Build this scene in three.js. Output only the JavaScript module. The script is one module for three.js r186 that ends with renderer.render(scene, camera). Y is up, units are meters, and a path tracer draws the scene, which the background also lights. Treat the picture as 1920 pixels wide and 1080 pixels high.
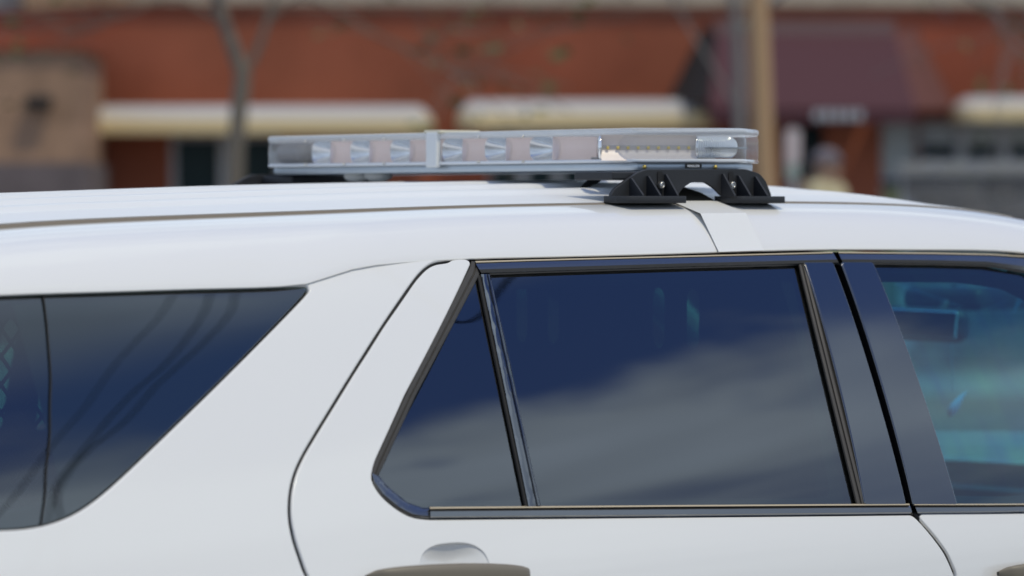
import * as THREE from 'three';
import { RoundedBoxGeometry } from 'three/addons/geometries/RoundedBoxGeometry.js';
import { mergeGeometries, mergeVertices, toCreasedNormals } from 'three/addons/utils/BufferGeometryUtils.js';
import { ImprovedNoise } from 'three/addons/math/ImprovedNoise.js';
import { MarchingCubes } from 'three/addons/objects/MarchingCubes.js';

/* ------------------------------------------------------------------ camera, sky, sun, exposure */
const V = (x, y, z) => new THREE.Vector3(x, y, z);
const scene = new THREE.Scene();
const F = 6800, TH = 41 * Math.PI / 180, HORIZON = 386;          // focal length and horizon in photo pixels; yaw of the view against the car's side
const EYE = V(-4.535, 1.70, 5.224);
const R = V(Math.cos(TH), 0, Math.sin(TH)), FW = V(Math.sin(TH), 0, -Math.cos(TH));
const PITCH = Math.atan((540 - HORIZON) / F);
const fwd = FW.clone().multiplyScalar(Math.cos(PITCH)).add(V(0, -Math.sin(PITCH), 0));
const upv = FW.clone().multiplyScalar(Math.sin(PITCH)).add(V(0, Math.cos(PITCH), 0));
const camera = new THREE.PerspectiveCamera(2 * Math.atan(540 / F) * 180 / Math.PI, 1024 / 576, 0.1, 400);
camera.position.copy(EYE);
camera.lookAt(EYE.clone().add(fwd));
camera.focus = 6.05;
camera.userData.fStop = 3.1;
scene.add(camera);

const renderer = new THREE.WebGLRenderer({ antialias: true });
renderer.setSize(1024, 576);
renderer.toneMapping = THREE.LinearToneMapping;
renderer.toneMappingExposure = 0.67;
renderer.shadowMap.enabled = true;

const noise = new ImprovedNoise();
const fbm = (x, y, z, o = 5) => { let s = 0, a = 0.5, f = 1; for (let i = 0; i < o; i++) { s += a * noise.noise(x * f, y * f, z * f); a *= 0.5; f *= 2.03; } return s; };
const sstep = (a, b, x) => { const t = Math.min(1, Math.max(0, (x - a) / (b - a))); return t * t * (3 - 2 * t); };
const lerp = (a, b, t) => a + (b - a) * t;
let seed = 12345; const rnd = () => { seed = (seed * 1664525 + 1013904223) >>> 0; return seed / 4294967296; };

const PB = 0.03, CR = Math.cos(10 / 57.3), SR = Math.sin(10 / 57.3);
const SUN = V(0.04, 0.90, 0.43).normalize();
function makeSky() {
  const w = 2048, h = 1024, d = new Float32Array(w * h * 4);
  for (let j = 0; j < h; j++) {
    const el = ((j + 0.5) / h - 0.5) * Math.PI, y = Math.sin(el), c = Math.cos(el);
    for (let i = 0; i < w; i++) {
      const az = ((i + 0.5) / w - 0.5) * 2 * Math.PI, x = c * Math.cos(az), z = c * Math.sin(az);
      let r, g, b;
      if (y <= 0) { r = 0.42; g = 0.44; b = 0.46; } else {
        const t = Math.pow(y, 0.30), e = el * 57.3;
        r = lerp(0.56, 0.06, t); g = lerp(0.66, 0.19, t); b = lerp(0.82, 0.70, t);
        const glow = Math.pow(Math.max(0, x * SUN.x + y * SUN.y + z * SUN.z), 12) * 0.16;
        r += glow; g += glow; b += glow * 0.9;
        const xr = x * CR + z * SR, zr = z * CR - x * SR, yr = y - 0.085, wx = fbm(xr * 1.7 + 3.1, yr * 3 + 1.7, zr * 1.7 - 4.2, 3) * 0.6;
        const n = fbm(xr * 2.6 + wx + 7.3, yr * 4.6 + wx + 2.2, zr * 2.6 + 0.4, 6), low = fbm(xr * 1.4 - 1.3, yr * 2.6 + 5.1, zr * 1.4 + 8.2, 2);
        const edge = 31.5 + 5 * (1 - Math.cos(az - 0.56)) + 3 * Math.sin(3 * az - 1.15) + 5 * Math.exp(-(((az - 0.98) / 0.21) ** 2)) + 7 * fbm(x * 1.6 + 2.7, y * 1.2, z * 1.6 + 5.5, 3) + 13 * fbm(x * 4.4, y * 8, z * 4.4, 5);   // banks of cloud round the horizon
        const bank = sstep(edge + 2.2, edge - 2.6, e), streak = 2.3 * fbm(x * 2.5 + 1.1, y * 11, z * 2.5, 4);
        const patch = sstep(0.02, 0.26, n + low * 0.6 + PB) * sstep(40.5, 46, e);
        const k = Math.max(Math.min(1, bank * Math.max(0.3, 0.80 + 0.75 * streak)), patch * 0.82);
        const cw = bank > patch ? 1.05 + 0.42 * streak : lerp(1.15, 0.80, sstep(0.1, 0.5, n + low * 0.6));
        r = lerp(r, cw * 0.79, k); g = lerp(g, cw * 0.96, k); b = lerp(b, cw * 1.17, k);
      }
      const o = (j * w + i) * 4; d[o] = r; d[o + 1] = g; d[o + 2] = b; d[o + 3] = 1;
    }
  }
  const t = new THREE.DataTexture(d, w, h, THREE.RGBAFormat, THREE.FloatType);
  t.mapping = THREE.EquirectangularReflectionMapping; t.magFilter = THREE.LinearFilter; t.minFilter = THREE.LinearFilter; t.needsUpdate = true;
  return t;
}
const sky = makeSky();
scene.background = sky; scene.environment = sky;
const sun = new THREE.DirectionalLight(new THREE.Color(1, 0.92, 0.69), 3.3);
sun.position.copy(SUN).multiplyScalar(60);
sun.castShadow = true; sun.shadow.radius = 2; sun.shadow.mapSize.set(2048, 2048);
Object.assign(sun.shadow.camera, { left: -40, right: 40, top: 40, bottom: -40, near: 1, far: 160 });
scene.add(sun, sun.target);

/* ------------------------------------------------------------------ helpers */
const lin = (r, g, b) => new THREE.Color().setRGB(r, g, b);
const std = (c, roughness = 0.7, o = {}) => new THREE.MeshStandardMaterial({ color: c, roughness, ...o });
const phy = (c, roughness, o = {}) => new THREE.MeshPhysicalMaterial({ color: c, roughness, ...o });
const taken = {};
function numbered(n) { if (!(n in taken)) { taken[n] = 0; return n; } taken[n]++; return n + '_' + String(taken[n]).padStart(3, '0'); }
function group(name, label, category, pos = [0, 0, 0], turn = 0, grp) {
  const o = new THREE.Group(); o.name = numbered(name); o.position.set(...pos); o.rotation.y = turn;
  o.userData = { label, category }; if (grp) o.userData.group = grp; scene.add(o); return o;
}
function struct(name, geo, m) { const o = mesh(name, geo, m, scene); o.userData.kind = 'structure'; return o; }
function mesh(name, geo, m, parent) { const o = new THREE.Mesh(geo, m); o.name = parent === scene ? numbered(name) : name; o.castShadow = o.receiveShadow = true; parent.add(o); return o; }
function part(parent, name, label) { const o = new THREE.Group(); o.name = name; if (label) o.userData.label = label; parent.add(o); return o; }
const at = (g, x, y, z) => g.translate(x, y, z);
const box = (w, h, d, x = 0, y = 0, z = 0) => at(new THREE.BoxGeometry(w, h, d), x, y, z);
const rbox = (w, h, d, r, x = 0, y = 0, z = 0, s = 3) => at(new RoundedBoxGeometry(w, h, d, s, r), x, y, z);
function noiseTex(fn, w = 512, h = 512, srgb = false, rep = 1) {
  const d = new Uint8Array(w * h * 4);
  for (let j = 0; j < h; j++) for (let i = 0; i < w; i++) { const c = fn(i / w, j / h), o = (j * w + i) * 4; d[o] = c[0] * 255; d[o + 1] = c[1] * 255; d[o + 2] = c[2] * 255; d[o + 3] = 255; }
  const t = new THREE.DataTexture(d, w, h, THREE.RGBAFormat); t.wrapS = t.wrapT = THREE.RepeatWrapping; t.magFilter = THREE.LinearFilter; t.minFilter = THREE.LinearMipmapLinearFilter; t.generateMipmaps = true;
  if (srgb) t.colorSpace = THREE.SRGBColorSpace; t.repeat.set(rep, rep); t.needsUpdate = true; return t;
}
function spline(xs, ys) {                                        // natural cubic spline, linear beyond its ends
  const n = xs.length, a = ys, b = [], d = [], h = []; for (let i = 0; i < n - 1; i++) h[i] = xs[i + 1] - xs[i];
  const al = [0]; for (let i = 1; i < n - 1; i++) al[i] = 3 * ((a[i + 1] - a[i]) / h[i] - (a[i] - a[i - 1]) / h[i - 1]);
  const l = [1], mu = [0], z = [0], c = []; for (let i = 1; i < n - 1; i++) { l[i] = 2 * (xs[i + 1] - xs[i - 1]) - h[i - 1] * mu[i - 1]; mu[i] = h[i] / l[i]; z[i] = (al[i] - h[i - 1] * z[i - 1]) / l[i]; }
  c[n - 1] = 0; for (let j = n - 2; j >= 0; j--) { c[j] = z[j] - mu[j] * c[j + 1]; b[j] = (a[j + 1] - a[j]) / h[j] - h[j] * (c[j + 1] + 2 * c[j]) / 3; d[j] = (c[j + 1] - c[j]) / (3 * h[j]); }
  return (x) => {
    if (x <= xs[0]) return a[0] + b[0] * (x - xs[0]);
    let j = n - 2; while (j > 0 && x < xs[j]) j--;
    const t = Math.min(x, xs[n - 1]) - xs[j]; let v = a[j] + b[j] * t + c[j] * t * t + d[j] * t * t * t;
    if (x > xs[n - 1]) v += (b[j] + 2 * c[j] * t + 3 * d[j] * t * t) * (x - xs[n - 1]);
    return v;
  };
}
/* photo pixel -> a direction; its distance always comes from a surface of the car or from the ground */
const ray = (px, py) => fwd.clone().addScaledVector(R, (px - 960) / F).addScaledVector(upv, (540 - py) / F);
function hit(px, py, f) { const d = ray(px, py); let a = 2, b = 14; for (let i = 0; i < 48; i++) { const m = (a + b) / 2, P = EYE.clone().addScaledVector(d, m); if (P.z - f(P.x, P.y) > 0) a = m; else b = m; } return EYE.clone().addScaledVector(d, a); }
const onX = (px, py, x0) => { const d = ray(px, py); return EYE.clone().addScaledVector(d, (x0 - EYE.x) / d.x); };
const onZ = (px, py, z0) => { const d = ray(px, py); return EYE.clone().addScaledVector(d, (z0 - EYE.z) / d.z); };
/* a place far behind: px, py and its distance along the view */
const bgp = (px, py, D) => EYE.clone().addScaledVector(FW, D).addScaledVector(R, (px - 960) / F * D).setY(EYE.y + (HORIZON - py) / F * D);

/* ------------------------------------------------------------------ the car's side surface z = Zs(x, y) */
const zsY = spline([0.30, 0.45, 0.70, 0.92, 1.05, 1.12, 1.18, 1.25, 1.40, 1.55, 1.63, 1.70],
  [0.945, 0.972, 0.995, 1.000, 0.994, 0.983, 0.963, 0.934, 0.863, 0.782, 0.732, 0.684]);
const kx = (x) => 0.017 * (x + 0.6) * (x + 0.6) + (x < -1.9 ? 0.35 * (x + 1.9) * (x + 1.9) : 0);
const Zs = (x, y) => zsY(y) - kx(x);
const grad = (x, y) => { const e = 1e-3; return [(Zs(x + e, y) - Zs(x - e, y)) / (2 * e), (Zs(x, y + e) - Zs(x, y - e)) / (2 * e)]; };
const Zo = (x, y, off) => { if (!off) return Zs(x, y); const [a, b] = grad(x, y); return Zs(x, y) - off * Math.sqrt(1 + a * a + b * b); };
const normS = (x, y) => { const [a, b] = grad(x, y); return V(-a, -b, 1).normalize(); };
const onS = (px, py, off = 0) => hit(px, py, (x, y) => Zo(x, y, off));
const xy = (arr, off = 0) => arr.map((p) => Array.isArray(p) ? (({ x, y }) => [x, y])(onS(p[0], p[1], off)) : [p.x, p.y]);

function roundPoly(pts, r, closed = true, seg = 4) {
  const n = pts.length, out = [];
  for (let i = 0; i < n; i++) {
    const p = pts[i]; if (!closed && (i === 0 || i === n - 1)) { out.push(p); continue; }
    const a = pts[(i + n - 1) % n], b = pts[(i + 1) % n], rr = Array.isArray(r) ? r[i] ?? r[0] : r;
    const la = Math.hypot(a[0] - p[0], a[1] - p[1]), lb = Math.hypot(b[0] - p[0], b[1] - p[1]);
    const ta = Math.min(rr, la * 0.5) / la, tb = Math.min(rr, lb * 0.5) / lb;
    const A = [lerp(p[0], a[0], ta), lerp(p[1], a[1], ta)], B = [lerp(p[0], b[0], tb), lerp(p[1], b[1], tb)];
    for (let k = 0; k <= seg; k++) { const t = k / seg, u = 1 - t; out.push([u * u * A[0] + 2 * u * t * p[0] + t * t * B[0], u * u * A[1] + 2 * u * t * p[1] + t * t * B[1]]); }
  }
  return out;
}
function dense(pts, step, closed = true) {
  const out = [], n = pts.length;
  for (let i = 0; i < (closed ? n : n - 1); i++) {
    const a = pts[i], b = pts[(i + 1) % n], L = Math.hypot(b[0] - a[0], b[1] - a[1]); if (L < 1e-6) continue;
    const k = Math.max(1, Math.ceil(L / step)); for (let j = 0; j < k; j++) out.push([lerp(a[0], b[0], j / k), lerp(a[1], b[1], j / k)]);
  }
  if (!closed) out.push(pts[n - 1]); return out;
}
const area = (p) => { let s = 0; for (let i = 0; i < p.length; i++) { const a = p[i], b = p[(i + 1) % p.length]; s += a[0] * b[1] - a[1] * b[0]; } return s / 2; };
const clipHalf = (poly, ax, v, keepLess) => {
  const out = []; for (let i = 0; i < poly.length; i++) {
    const a = poly[i], b = poly[(i + 1) % poly.length], ia = keepLess ? a[ax] <= v : a[ax] >= v, ib = keepLess ? b[ax] <= v : b[ax] >= v;
    if (ia) out.push(a);
    if (ia !== ib) { const lo = a[ax] < b[ax] ? a : b, hi = lo === a ? b : a, t = (v - lo[ax]) / (hi[ax] - lo[ax]); const q = [lerp(lo[0], hi[0], t), lerp(lo[1], hi[1], t)]; q[ax] = v; out.push(q); }
  } return out;
};
/* a sheet of the side surface inside an outline, with rounded, returned edges */
function sheet(outline, { holes = [], off = 0, rim = 0.016, fil = 0.0025, cell = [0.06, 0.035], step = 0.02 } = {}) {
  let O = dense(outline, step); if (area(O) < 0) O.reverse();
  const H = holes.map((h) => { const q = dense(h, step); if (area(q) > 0) q.reverse(); return q; });
  const all = [...O, ...H.flat()];
  const tri = THREE.ShapeUtils.triangulateShape(O.map((p) => new THREE.Vector2(...p)), H.map((h) => h.map((p) => new THREE.Vector2(...p))));
  const pos = [], nor = [], uv = [], idx = [], map = new Map();
  const vert = (x, y) => {
    const k = x.toFixed(6) + ',' + y.toFixed(6); if (map.has(k)) return map.get(k);
    const i = pos.length / 3, n = normS(x, y); pos.push(x, y, Zo(x, y, off)); nor.push(n.x, n.y, n.z); uv.push(x, y); map.set(k, i); return i;
  };
  for (const t of tri) {
    const T = t.map((i) => all[i]), x0 = Math.min(...T.map((p) => p[0])), x1 = Math.max(...T.map((p) => p[0]));
    for (let i = Math.floor(x0 / cell[0]); i <= Math.floor(x1 / cell[0]); i++) {
      let A = clipHalf(clipHalf(T, 0, i * cell[0], false), 0, (i + 1) * cell[0], true); if (A.length < 3) continue;
      const y0 = Math.min(...A.map((p) => p[1])), y1 = Math.max(...A.map((p) => p[1]));
      for (let j = Math.floor(y0 / cell[1]); j <= Math.floor(y1 / cell[1]); j++) {
        const B = clipHalf(clipHalf(A, 1, j * cell[1], false), 1, (j + 1) * cell[1], true); if (B.length < 3) continue;
        const q = B.map((p) => vert(...p)); for (let k = 1; k < q.length - 1; k++) if (q[0] !== q[k] && q[k] !== q[k + 1] && q[0] !== q[k + 1]) idx.push(q[0], q[k], q[k + 1]);
      }
    }
  }
  if (rim > 0) for (const L of [O, ...H]) {                       // L runs with the material on its left
    const n = L.length, rows = 5, base = pos.length / 3;
    for (let i = 0; i < n; i++) {
      const a = L[(i + n - 1) % n], p = L[i], b = L[(i + 1) % n]; let tx = b[0] - a[0], ty = b[1] - a[1]; const l = Math.hypot(tx, ty) || 1; tx /= l; ty /= l;
      const ox = ty, oy = -tx, [gx, gy] = grad(p[0], p[1]), N = normS(p[0], p[1]), T = V(ox, oy, gx * ox + gy * oy).normalize(), P = V(p[0], p[1], Zo(p[0], p[1], off));
      for (let k = 0; k < rows; k++) {
        const an = Math.min(k, 3) * Math.PI / 6, q = P.clone().addScaledVector(T, fil * Math.sin(an)).addScaledVector(N, -fil * (1 - Math.cos(an)) - (k === 4 ? rim : 0));
        const m = N.clone().multiplyScalar(Math.cos(an)).addScaledVector(T, Math.sin(an)).normalize(); pos.push(q.x, q.y, q.z); nor.push(m.x, m.y, m.z); uv.push(q.x, q.y);
      }
    }
    for (let i = 0; i < n; i++) for (let k = 0; k < rows - 1; k++) { const a = base + i * rows + k, b = base + ((i + 1) % n) * rows + k; idx.push(a, a + 1, b, b, a + 1, b + 1); }
  }
  return geom(pos, idx, nor, uv);
}
function geom(pos, idx, nor, uv) {
  const g = new THREE.BufferGeometry(); g.setAttribute('position', new THREE.Float32BufferAttribute(pos, 3));
  if (uv) g.setAttribute('uv', new THREE.Float32BufferAttribute(uv, 2)); g.setIndex(idx);
  if (nor) g.setAttribute('normal', new THREE.Float32BufferAttribute(nor, 3)); else g.computeVertexNormals(); return g;
}
function mirror(g) {
  const m = g.clone(), p = m.attributes.position, n = m.attributes.normal;
  for (let i = 0; i < p.count; i++) { p.setZ(i, -p.getZ(i)); n.setZ(i, -n.getZ(i)); }
  if (m.index) { const a = m.index.array.slice(); for (let i = 0; i < a.length; i += 3) { const t = a[i]; a[i] = a[i + 1]; a[i + 1] = t; } m.setIndex([...a]); }
  else for (const k of ['position', 'normal', 'uv']) { const at_ = m.attributes[k]; if (!at_) continue; const s = at_.itemSize, A = at_.array; for (let i = 0; i < at_.count; i += 3) for (let c = 0; c < s; c++) { const t = A[i * s + c]; A[i * s + c] = A[(i + 1) * s + c]; A[(i + 1) * s + c] = t; } }
  return m;
}
function loft(rows, { crease = 0, flip = false, closeU = false } = {}) {   // rows of points joined to a skin
  const pos = [], idx = [], uv = [], m = rows[0].length;
  rows.forEach((r, i) => r.forEach((p, j) => { pos.push(p.x, p.y, p.z); uv.push(i * 0.05, j * 0.05); }));
  for (let i = 0; i < rows.length - 1; i++) for (let j = 0; j < (closeU ? m : m - 1); j++) {
    const a = i * m + j, b = i * m + (j + 1) % m, c = a + m, d = b + m; if (flip) idx.push(a, c, b, b, c, d); else idx.push(a, b, c, b, d, c);
  }
  const g = geom(pos, idx, null, uv); return crease ? toCreasedNormals(g, crease) : g;
}
const resample = (pts, n) => {
  const L = [0]; for (let i = 1; i < pts.length; i++) L.push(L[i - 1] + Math.hypot(pts[i][0] - pts[i - 1][0], pts[i][1] - pts[i - 1][1]));
  const out = []; for (let k = 0; k < n; k++) { const s = L[L.length - 1] * k / (n - 1); let i = 1; while (i < pts.length - 1 && L[i] < s) i++; const t = (s - L[i - 1]) / (L[i] - L[i - 1]); out.push([lerp(pts[i - 1][0], pts[i][0], t), lerp(pts[i - 1][1], pts[i][1], t)]); } return out;
};
/* a moulding between two photo polylines; profile = [share from the first to the second, depth below the side surface] */
function strip(A, B, profile, n = 40) {
  const a = resample(A, n), b = resample(B, n);
  const rows = profile.map(([v, off]) => a.map((p, i) => onS(lerp(p[0], b[i][0], v), lerp(p[1], b[i][1], v), off)));
  const g = loft(rows, { crease: 0.5 });
  const n0 = g.attributes.normal, p0 = g.attributes.position; let s = 0; for (let i = 0; i < n0.count; i++) s += n0.getZ(i); if (s < 0) return (() => { const h = loft(rows, { crease: 0.5, flip: true }); return h; })();
  return g;
}
function tube(pts, r, seg = 40, rs = 8, tension = 0.5) { return new THREE.TubeGeometry(new THREE.CatmullRomCurve3(pts, false, 'centripetal', tension), seg, r, rs); }
function extrude(pts, depth, o = {}) { const s = new THREE.Shape(pts.map((p) => new THREE.Vector2(p[0], p[1]))); (o.holes || []).forEach((h) => s.holes.push(new THREE.Path(h.map((p) => new THREE.Vector2(p[0], p[1]))))); const { holes, ...rest } = o; return new THREE.ExtrudeGeometry(s, { depth, bevelEnabled: false, steps: 1, ...rest }); }

/* ------------------------------------------------------------------ materials */
const orange = noiseTex((u, v) => { const n = 0.5 + 0.25 * (rnd() - 0.5); return [n, n, n]; }, 256, 256);
const quench = noiseTex((u, v) => { const n = 0.80 + 0.5 * fbm(u * 14, v * 7, 3.3, 3), m = 0.9 + 0.3 * fbm(u * 5, v * 16, 9.1, 3); return [Math.min(1, n * 0.9), Math.min(1, n), Math.min(1, m)]; }, 256, 256);
const M = {
  paint: phy(lin(0.81, 0.805, 0.79), 0.32, { clearcoat: 1, clearcoatRoughness: 0.03 }),
  roofPaint: phy(lin(0.82, 0.815, 0.80), 0.4, { clearcoat: 0.55, clearcoatRoughness: 0.35 }),
  strapUp: phy(lin(0.80, 0.80, 0.79), 0.4, { clearcoat: 0.4, clearcoatRoughness: 0.2 }),
  privacy: phy(lin(0.27, 0.42, 0.39), 0, { transmission: 1, ior: 2.25, thickness: 0 }),
  clearGlass: phy(lin(0.24, 0.88, 0.98), 0, { transmission: 1, ior: 2.05, thickness: 0, map: quench }),
  screen: phy(lin(0.72, 0.92, 0.92), 0, { transmission: 1, ior: 1.6, thickness: 0 }),
  gloss: phy(lin(0.006, 0.007, 0.009), 0.12, { clearcoat: 1, clearcoatRoughness: 0.02, ior: 2.1 }),
  satin: phy(lin(0.026, 0.028, 0.032), 0.22, { clearcoat: 1, clearcoatRoughness: 0.12, ior: 2.3 }),
  rubber: std(lin(0.055, 0.05, 0.045), 0.6),
  ditch: std(lin(0.20, 0.17, 0.135), 0.85),
  black: std(lin(0.012, 0.012, 0.013), 0.75),
  plastic: std(lin(0.020, 0.021, 0.024), 0.55),
  trim: std(lin(0.018, 0.018, 0.018), 0.9),
  cloth: std(lin(0.015, 0.015, 0.017), 0.95),
  liner: std(lin(0.25, 0.24, 0.22), 0.95),
  chrome: std(lin(0.86, 0.86, 0.86), 0.18, { metalness: 1 }),
  steel: std(lin(0.62, 0.60, 0.56), 0.3, { metalness: 1 }),
  alu: std(lin(0.50, 0.56, 0.62), 0.42, { metalness: 0.85 }),
  handle: std(lin(0.19, 0.165, 0.125), 0.5, { bumpMap: orange, bumpScale: 0.0004 }),
  tyre: std(lin(0.018, 0.018, 0.018), 0.9),
  red: phy(lin(0.35, 0.01, 0.01), 0.15, { clearcoat: 1 }),
  lamp: phy(lin(0.8, 0.8, 0.8), 0.1, { clearcoat: 1 }),
};

/* ------------------------------------------------------------------ ground */
const asphaltTex = noiseTex((u, v) => { const n = 0.55 + 0.5 * fbm(u * 9, v * 9, 1.3, 4) + 0.16 * (rnd() - 0.5); return [n, n, n * 0.99]; }, 512, 512);
asphaltTex.repeat.set(0.25, 0.25);
const gp = (s, m, y, name, cx = 0, cz = 0, turn = 0) => { const g = new THREE.PlaneGeometry(s[0], s[1]).rotateX(-Math.PI / 2); const p = g.attributes.position, u = g.attributes.uv; for (let i = 0; i < p.count; i++) u.setXY(i, p.getX(i), p.getZ(i)); const o = struct(name, g, m); o.position.set(cx, y, cz); o.rotation.y = turn; return o; };
gp([360, 360], std(lin(0.26, 0.25, 0.23), 0.95, { map: asphaltTex }), 0, 'ground');

/* ------------------------------------------------------------------ the car */
const car = group('police_suv', 'white police SUV with tinted windows and a clear light bar on its roof', 'car');
const LOW = 0.42;
// shut line of the rear door (photo polyline from its top to the bottom of the picture)
const SHUT = [[842, 489], [815, 492], [797, 503], [778, 524], [720, 608], [660, 703], [600, 801], [570, 851], [553, 887], [544, 927], [543, 970], [551, 1011], [563, 1046], [575, 1082]];
const shutOff = (d) => SHUT.map((p, i) => { const a = SHUT[Math.max(0, i - 1)], b = SHUT[Math.min(SHUT.length - 1, i + 1)], l = Math.hypot(b[0] - a[0], b[1] - a[1]); return [p[0] - (b[1] - a[1]) / l * d, p[1] + (b[0] - a[0]) / l * d]; });
const BSHUT = [[1716, 966], [1745, 998], [1774, 1037], [1794, 1083]];
const arch = (cx, r, a0, a1, n = 14) => Array.from({ length: n + 1 }, (_, i) => { const a = (a0 + (a1 - a0) * i / n) * Math.PI / 180; return { x: cx + r * Math.cos(a), y: 0.38 + r * Math.sin(a) }; });
const RW = -1.47, FWX = 1.39;

// quarter window
const QWIN = [[-320, 568], [0, 554], [300, 545], [560, 537.5], [581, 538], [574, 550], [520, 606], [400, 727], [300, 824], [240, 882], [190, 927], [150, 956], [110, 975], [60, 988], [0, 992], [-120, 993], [-260, 985], [-330, 940], [-345, 760]];
const qwin = roundPoly(xy(QWIN), 0.045);
const grow = (P, d) => { const s = Math.sign(area(P)); return P.map((p, i) => { const a = P[(i + P.length - 1) % P.length], b = P[(i + 1) % P.length], l = Math.hypot(b[0] - a[0], b[1] - a[1]) || 1; return [p[0] + s * (b[1] - a[1]) / l * d, p[1] - s * (b[0] - a[0]) / l * d]; }); };
const qTop = [[-420, 566], [0, 548], [300, 537], [540, 528], [590, 522], [625, 510], [660, 499], [700, 491], [760, 486], [838, 482]];
const qOuter = roundPoly([...xy(qTop), ...xy(shutOff(6.6)), ...xy([{ x: -1.07, y: 0.80 }]), ...xy(arch(RW, 0.43, 62, 178)), ...xy([{ x: -2.0, y: LOW + 0.02 }, { x: -2.42, y: LOW + 0.10 }, { x: -2.44, y: 0.9 }, { x: -2.40, y: 1.1 }, { x: -2.28, y: 1.4 }, { x: -2.19, y: 1.54 }])], 0.05);
const qpanelG = sheet(qOuter, { holes: [grow(qwin, 0.0055)], fil: 0.004, rim: 0.02 });
const qglassG = sheet(qwin, { off: 0.005, rim: 0.004, fil: 0.0015 });
const qsealG = sheet(grow(qwin, 0.0085), { off: 0.010, holes: [grow(qwin, -0.012)], rim: 0.004, fil: 0.001 });

// rear door skin
const rdOuter = roundPoly([...xy(shutOff(-6.6).reverse()), ...xy([[850, 489.5], [872, 488], [881, 491], [876, 502], [757, 738], [699, 866], [693.5, 892], [697, 908], [713, 933], [743, 958], [771, 973.5], [800, 977.5], [1250, 973], [1700, 968.5]]),
  ...xy(BSHUT.map(([a, b]) => [a - 4.4, b + 2.2])), ...xy([{ x: 0.03, y: 0.8 }, { x: 0.03, y: LOW }, { x: -0.92, y: LOW }, { x: -1.045, y: 0.52 }, { x: -1.062, y: 0.80 }])], 0.014);
const cupHole = (cx, cy) => Array.from({ length: 40 }, (_, k) => { const a = k / 40 * 2 * Math.PI; return [cx + 0.070 * Math.sign(Math.cos(a)) * Math.pow(Math.abs(Math.cos(a)), 0.75), cy + 0.040 * Math.sign(Math.sin(a)) * Math.pow(Math.abs(Math.sin(a)), 0.85)]; });
const cupAt = onS(855, 1066), h0a = onS(704, 1057, -0.04), h2a = onS(1892, 1054, -0.04);
const rdoorG = sheet(rdOuter, { holes: [cupHole(cupAt.x, cupAt.y)], fil: 0.003, rim: 0.018 });
// front door skin
const fdOuter = roundPoly([...xy([[1723, 966.5], [1920, 965]]), ...xy([{ x: 1.08, y: 1.135 }, { x: 1.12, y: 1.10 }, { x: 1.08, y: 0.9 }, { x: 0.98, y: LOW }, { x: 0.038, y: LOW }, { x: 0.038, y: 0.8 }]), ...xy(BSHUT.map(([a, b]) => [a + 4.4, b - 2.2]).reverse().slice(0, 3))], 0.014);
const fdoorG = sheet(fdOuter, { holes: [cupHole(cupAt.x + h2a.x - h0a.x, cupAt.y + h2a.y - h0a.y)], fil: 0.003, rim: 0.018 });
const fenderG = sheet(roundPoly(xy([{ x: 1.128, y: 1.098 }, { x: 1.5, y: 1.085 }, { x: 2.1, y: 0.96 }, { x: 2.28, y: 0.85 }, { x: 2.30, y: 0.52 }, ...arch(FWX, 0.43, 2, 178), { x: 0.99, y: LOW }, { x: 1.088, y: 0.9 }]), 0.03), { fil: 0.003 });

// glazing outlines of the doors
const FIXED = [[890, 524], [898, 524], [984, 950], [792, 953], [764, 944], [728, 917], [706, 892], [712, 874]];
const MAIN = [[920, 512], [1498, 496], [1607, 944], [1014, 949]];
const FRONT = xy([[1642, 497], [1840, 499], [1925, 512]]).concat([[0.80, 1.50], [1.08, 1.29], [1.14, 1.19], [1.12, 1.168]], xy([[1920, 948], [1796, 947]]));
const fixedG = sheet(roundPoly(xy(FIXED, 0.009), 0.012), { off: 0.009, rim: 0.004, fil: 0.001 });
const mainG = sheet(roundPoly(xy([[914, 506], [1503, 490], [1611, 950], [1008, 955]], 0.012), 0.01), { off: 0.012, rim: 0.004, fil: 0.001 });
const frontG = sheet(roundPoly(grow(FRONT, 0.006), 0.02), { off: 0.012, rim: 0.004, fil: 0.001 });

// inner lining of the side with the window openings; it closes the gaps behind the shut lines
const lineOut = [[-2.3, 0.5], [1.1, 0.5], [1.18, 1.10], [1.16, 1.20], [0.86, 1.53], [0.5, 1.60], [0.2, 1.615], [-0.5, 1.64], [-1.2, 1.625], [-2.1, 1.545], [-2.24, 1.4], [-2.3, 1.1]];
const liningG = sheet(lineOut, { off: 0.034, rim: 0.03, holes: [grow(qwin, -0.02), roundPoly(xy([[905, 526], [1490, 506], [1590, 938], [800, 944], [735, 910], [722, 890]]), 0.02), grow(roundPoly(FRONT, 0.02), -0.012)] });

function bothSides(parent, name, geo, m, label) { const a = mesh(name, geo, m, parent); if (label) a.userData.label = label; return a; }
const rearDoor = part(car, 'rear_door', 'white rear door with framed dark glass'), frontDoor = part(car, 'front_door', 'white front door with a gloss black pillar strip'), quarter = part(car, 'quarter_panel', 'white rear quarter with a large dark window');
mesh('panel', qpanelG, M.paint, quarter); mesh('window', qglassG, M.privacy, quarter); mesh('window_seal', qsealG, M.black, quarter);
mesh('door_skin', rdoorG, M.paint, rearDoor); mesh('fixed_window', fixedG, M.privacy, rearDoor); mesh('window', mainG, M.privacy, rearDoor);
mesh('door_skin', fdoorG, M.paint, frontDoor); mesh('window', frontG, M.clearGlass, frontDoor);
mesh('fender', fenderG, M.paint, car); mesh('side_lining', liningG, M.trim, car);

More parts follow.
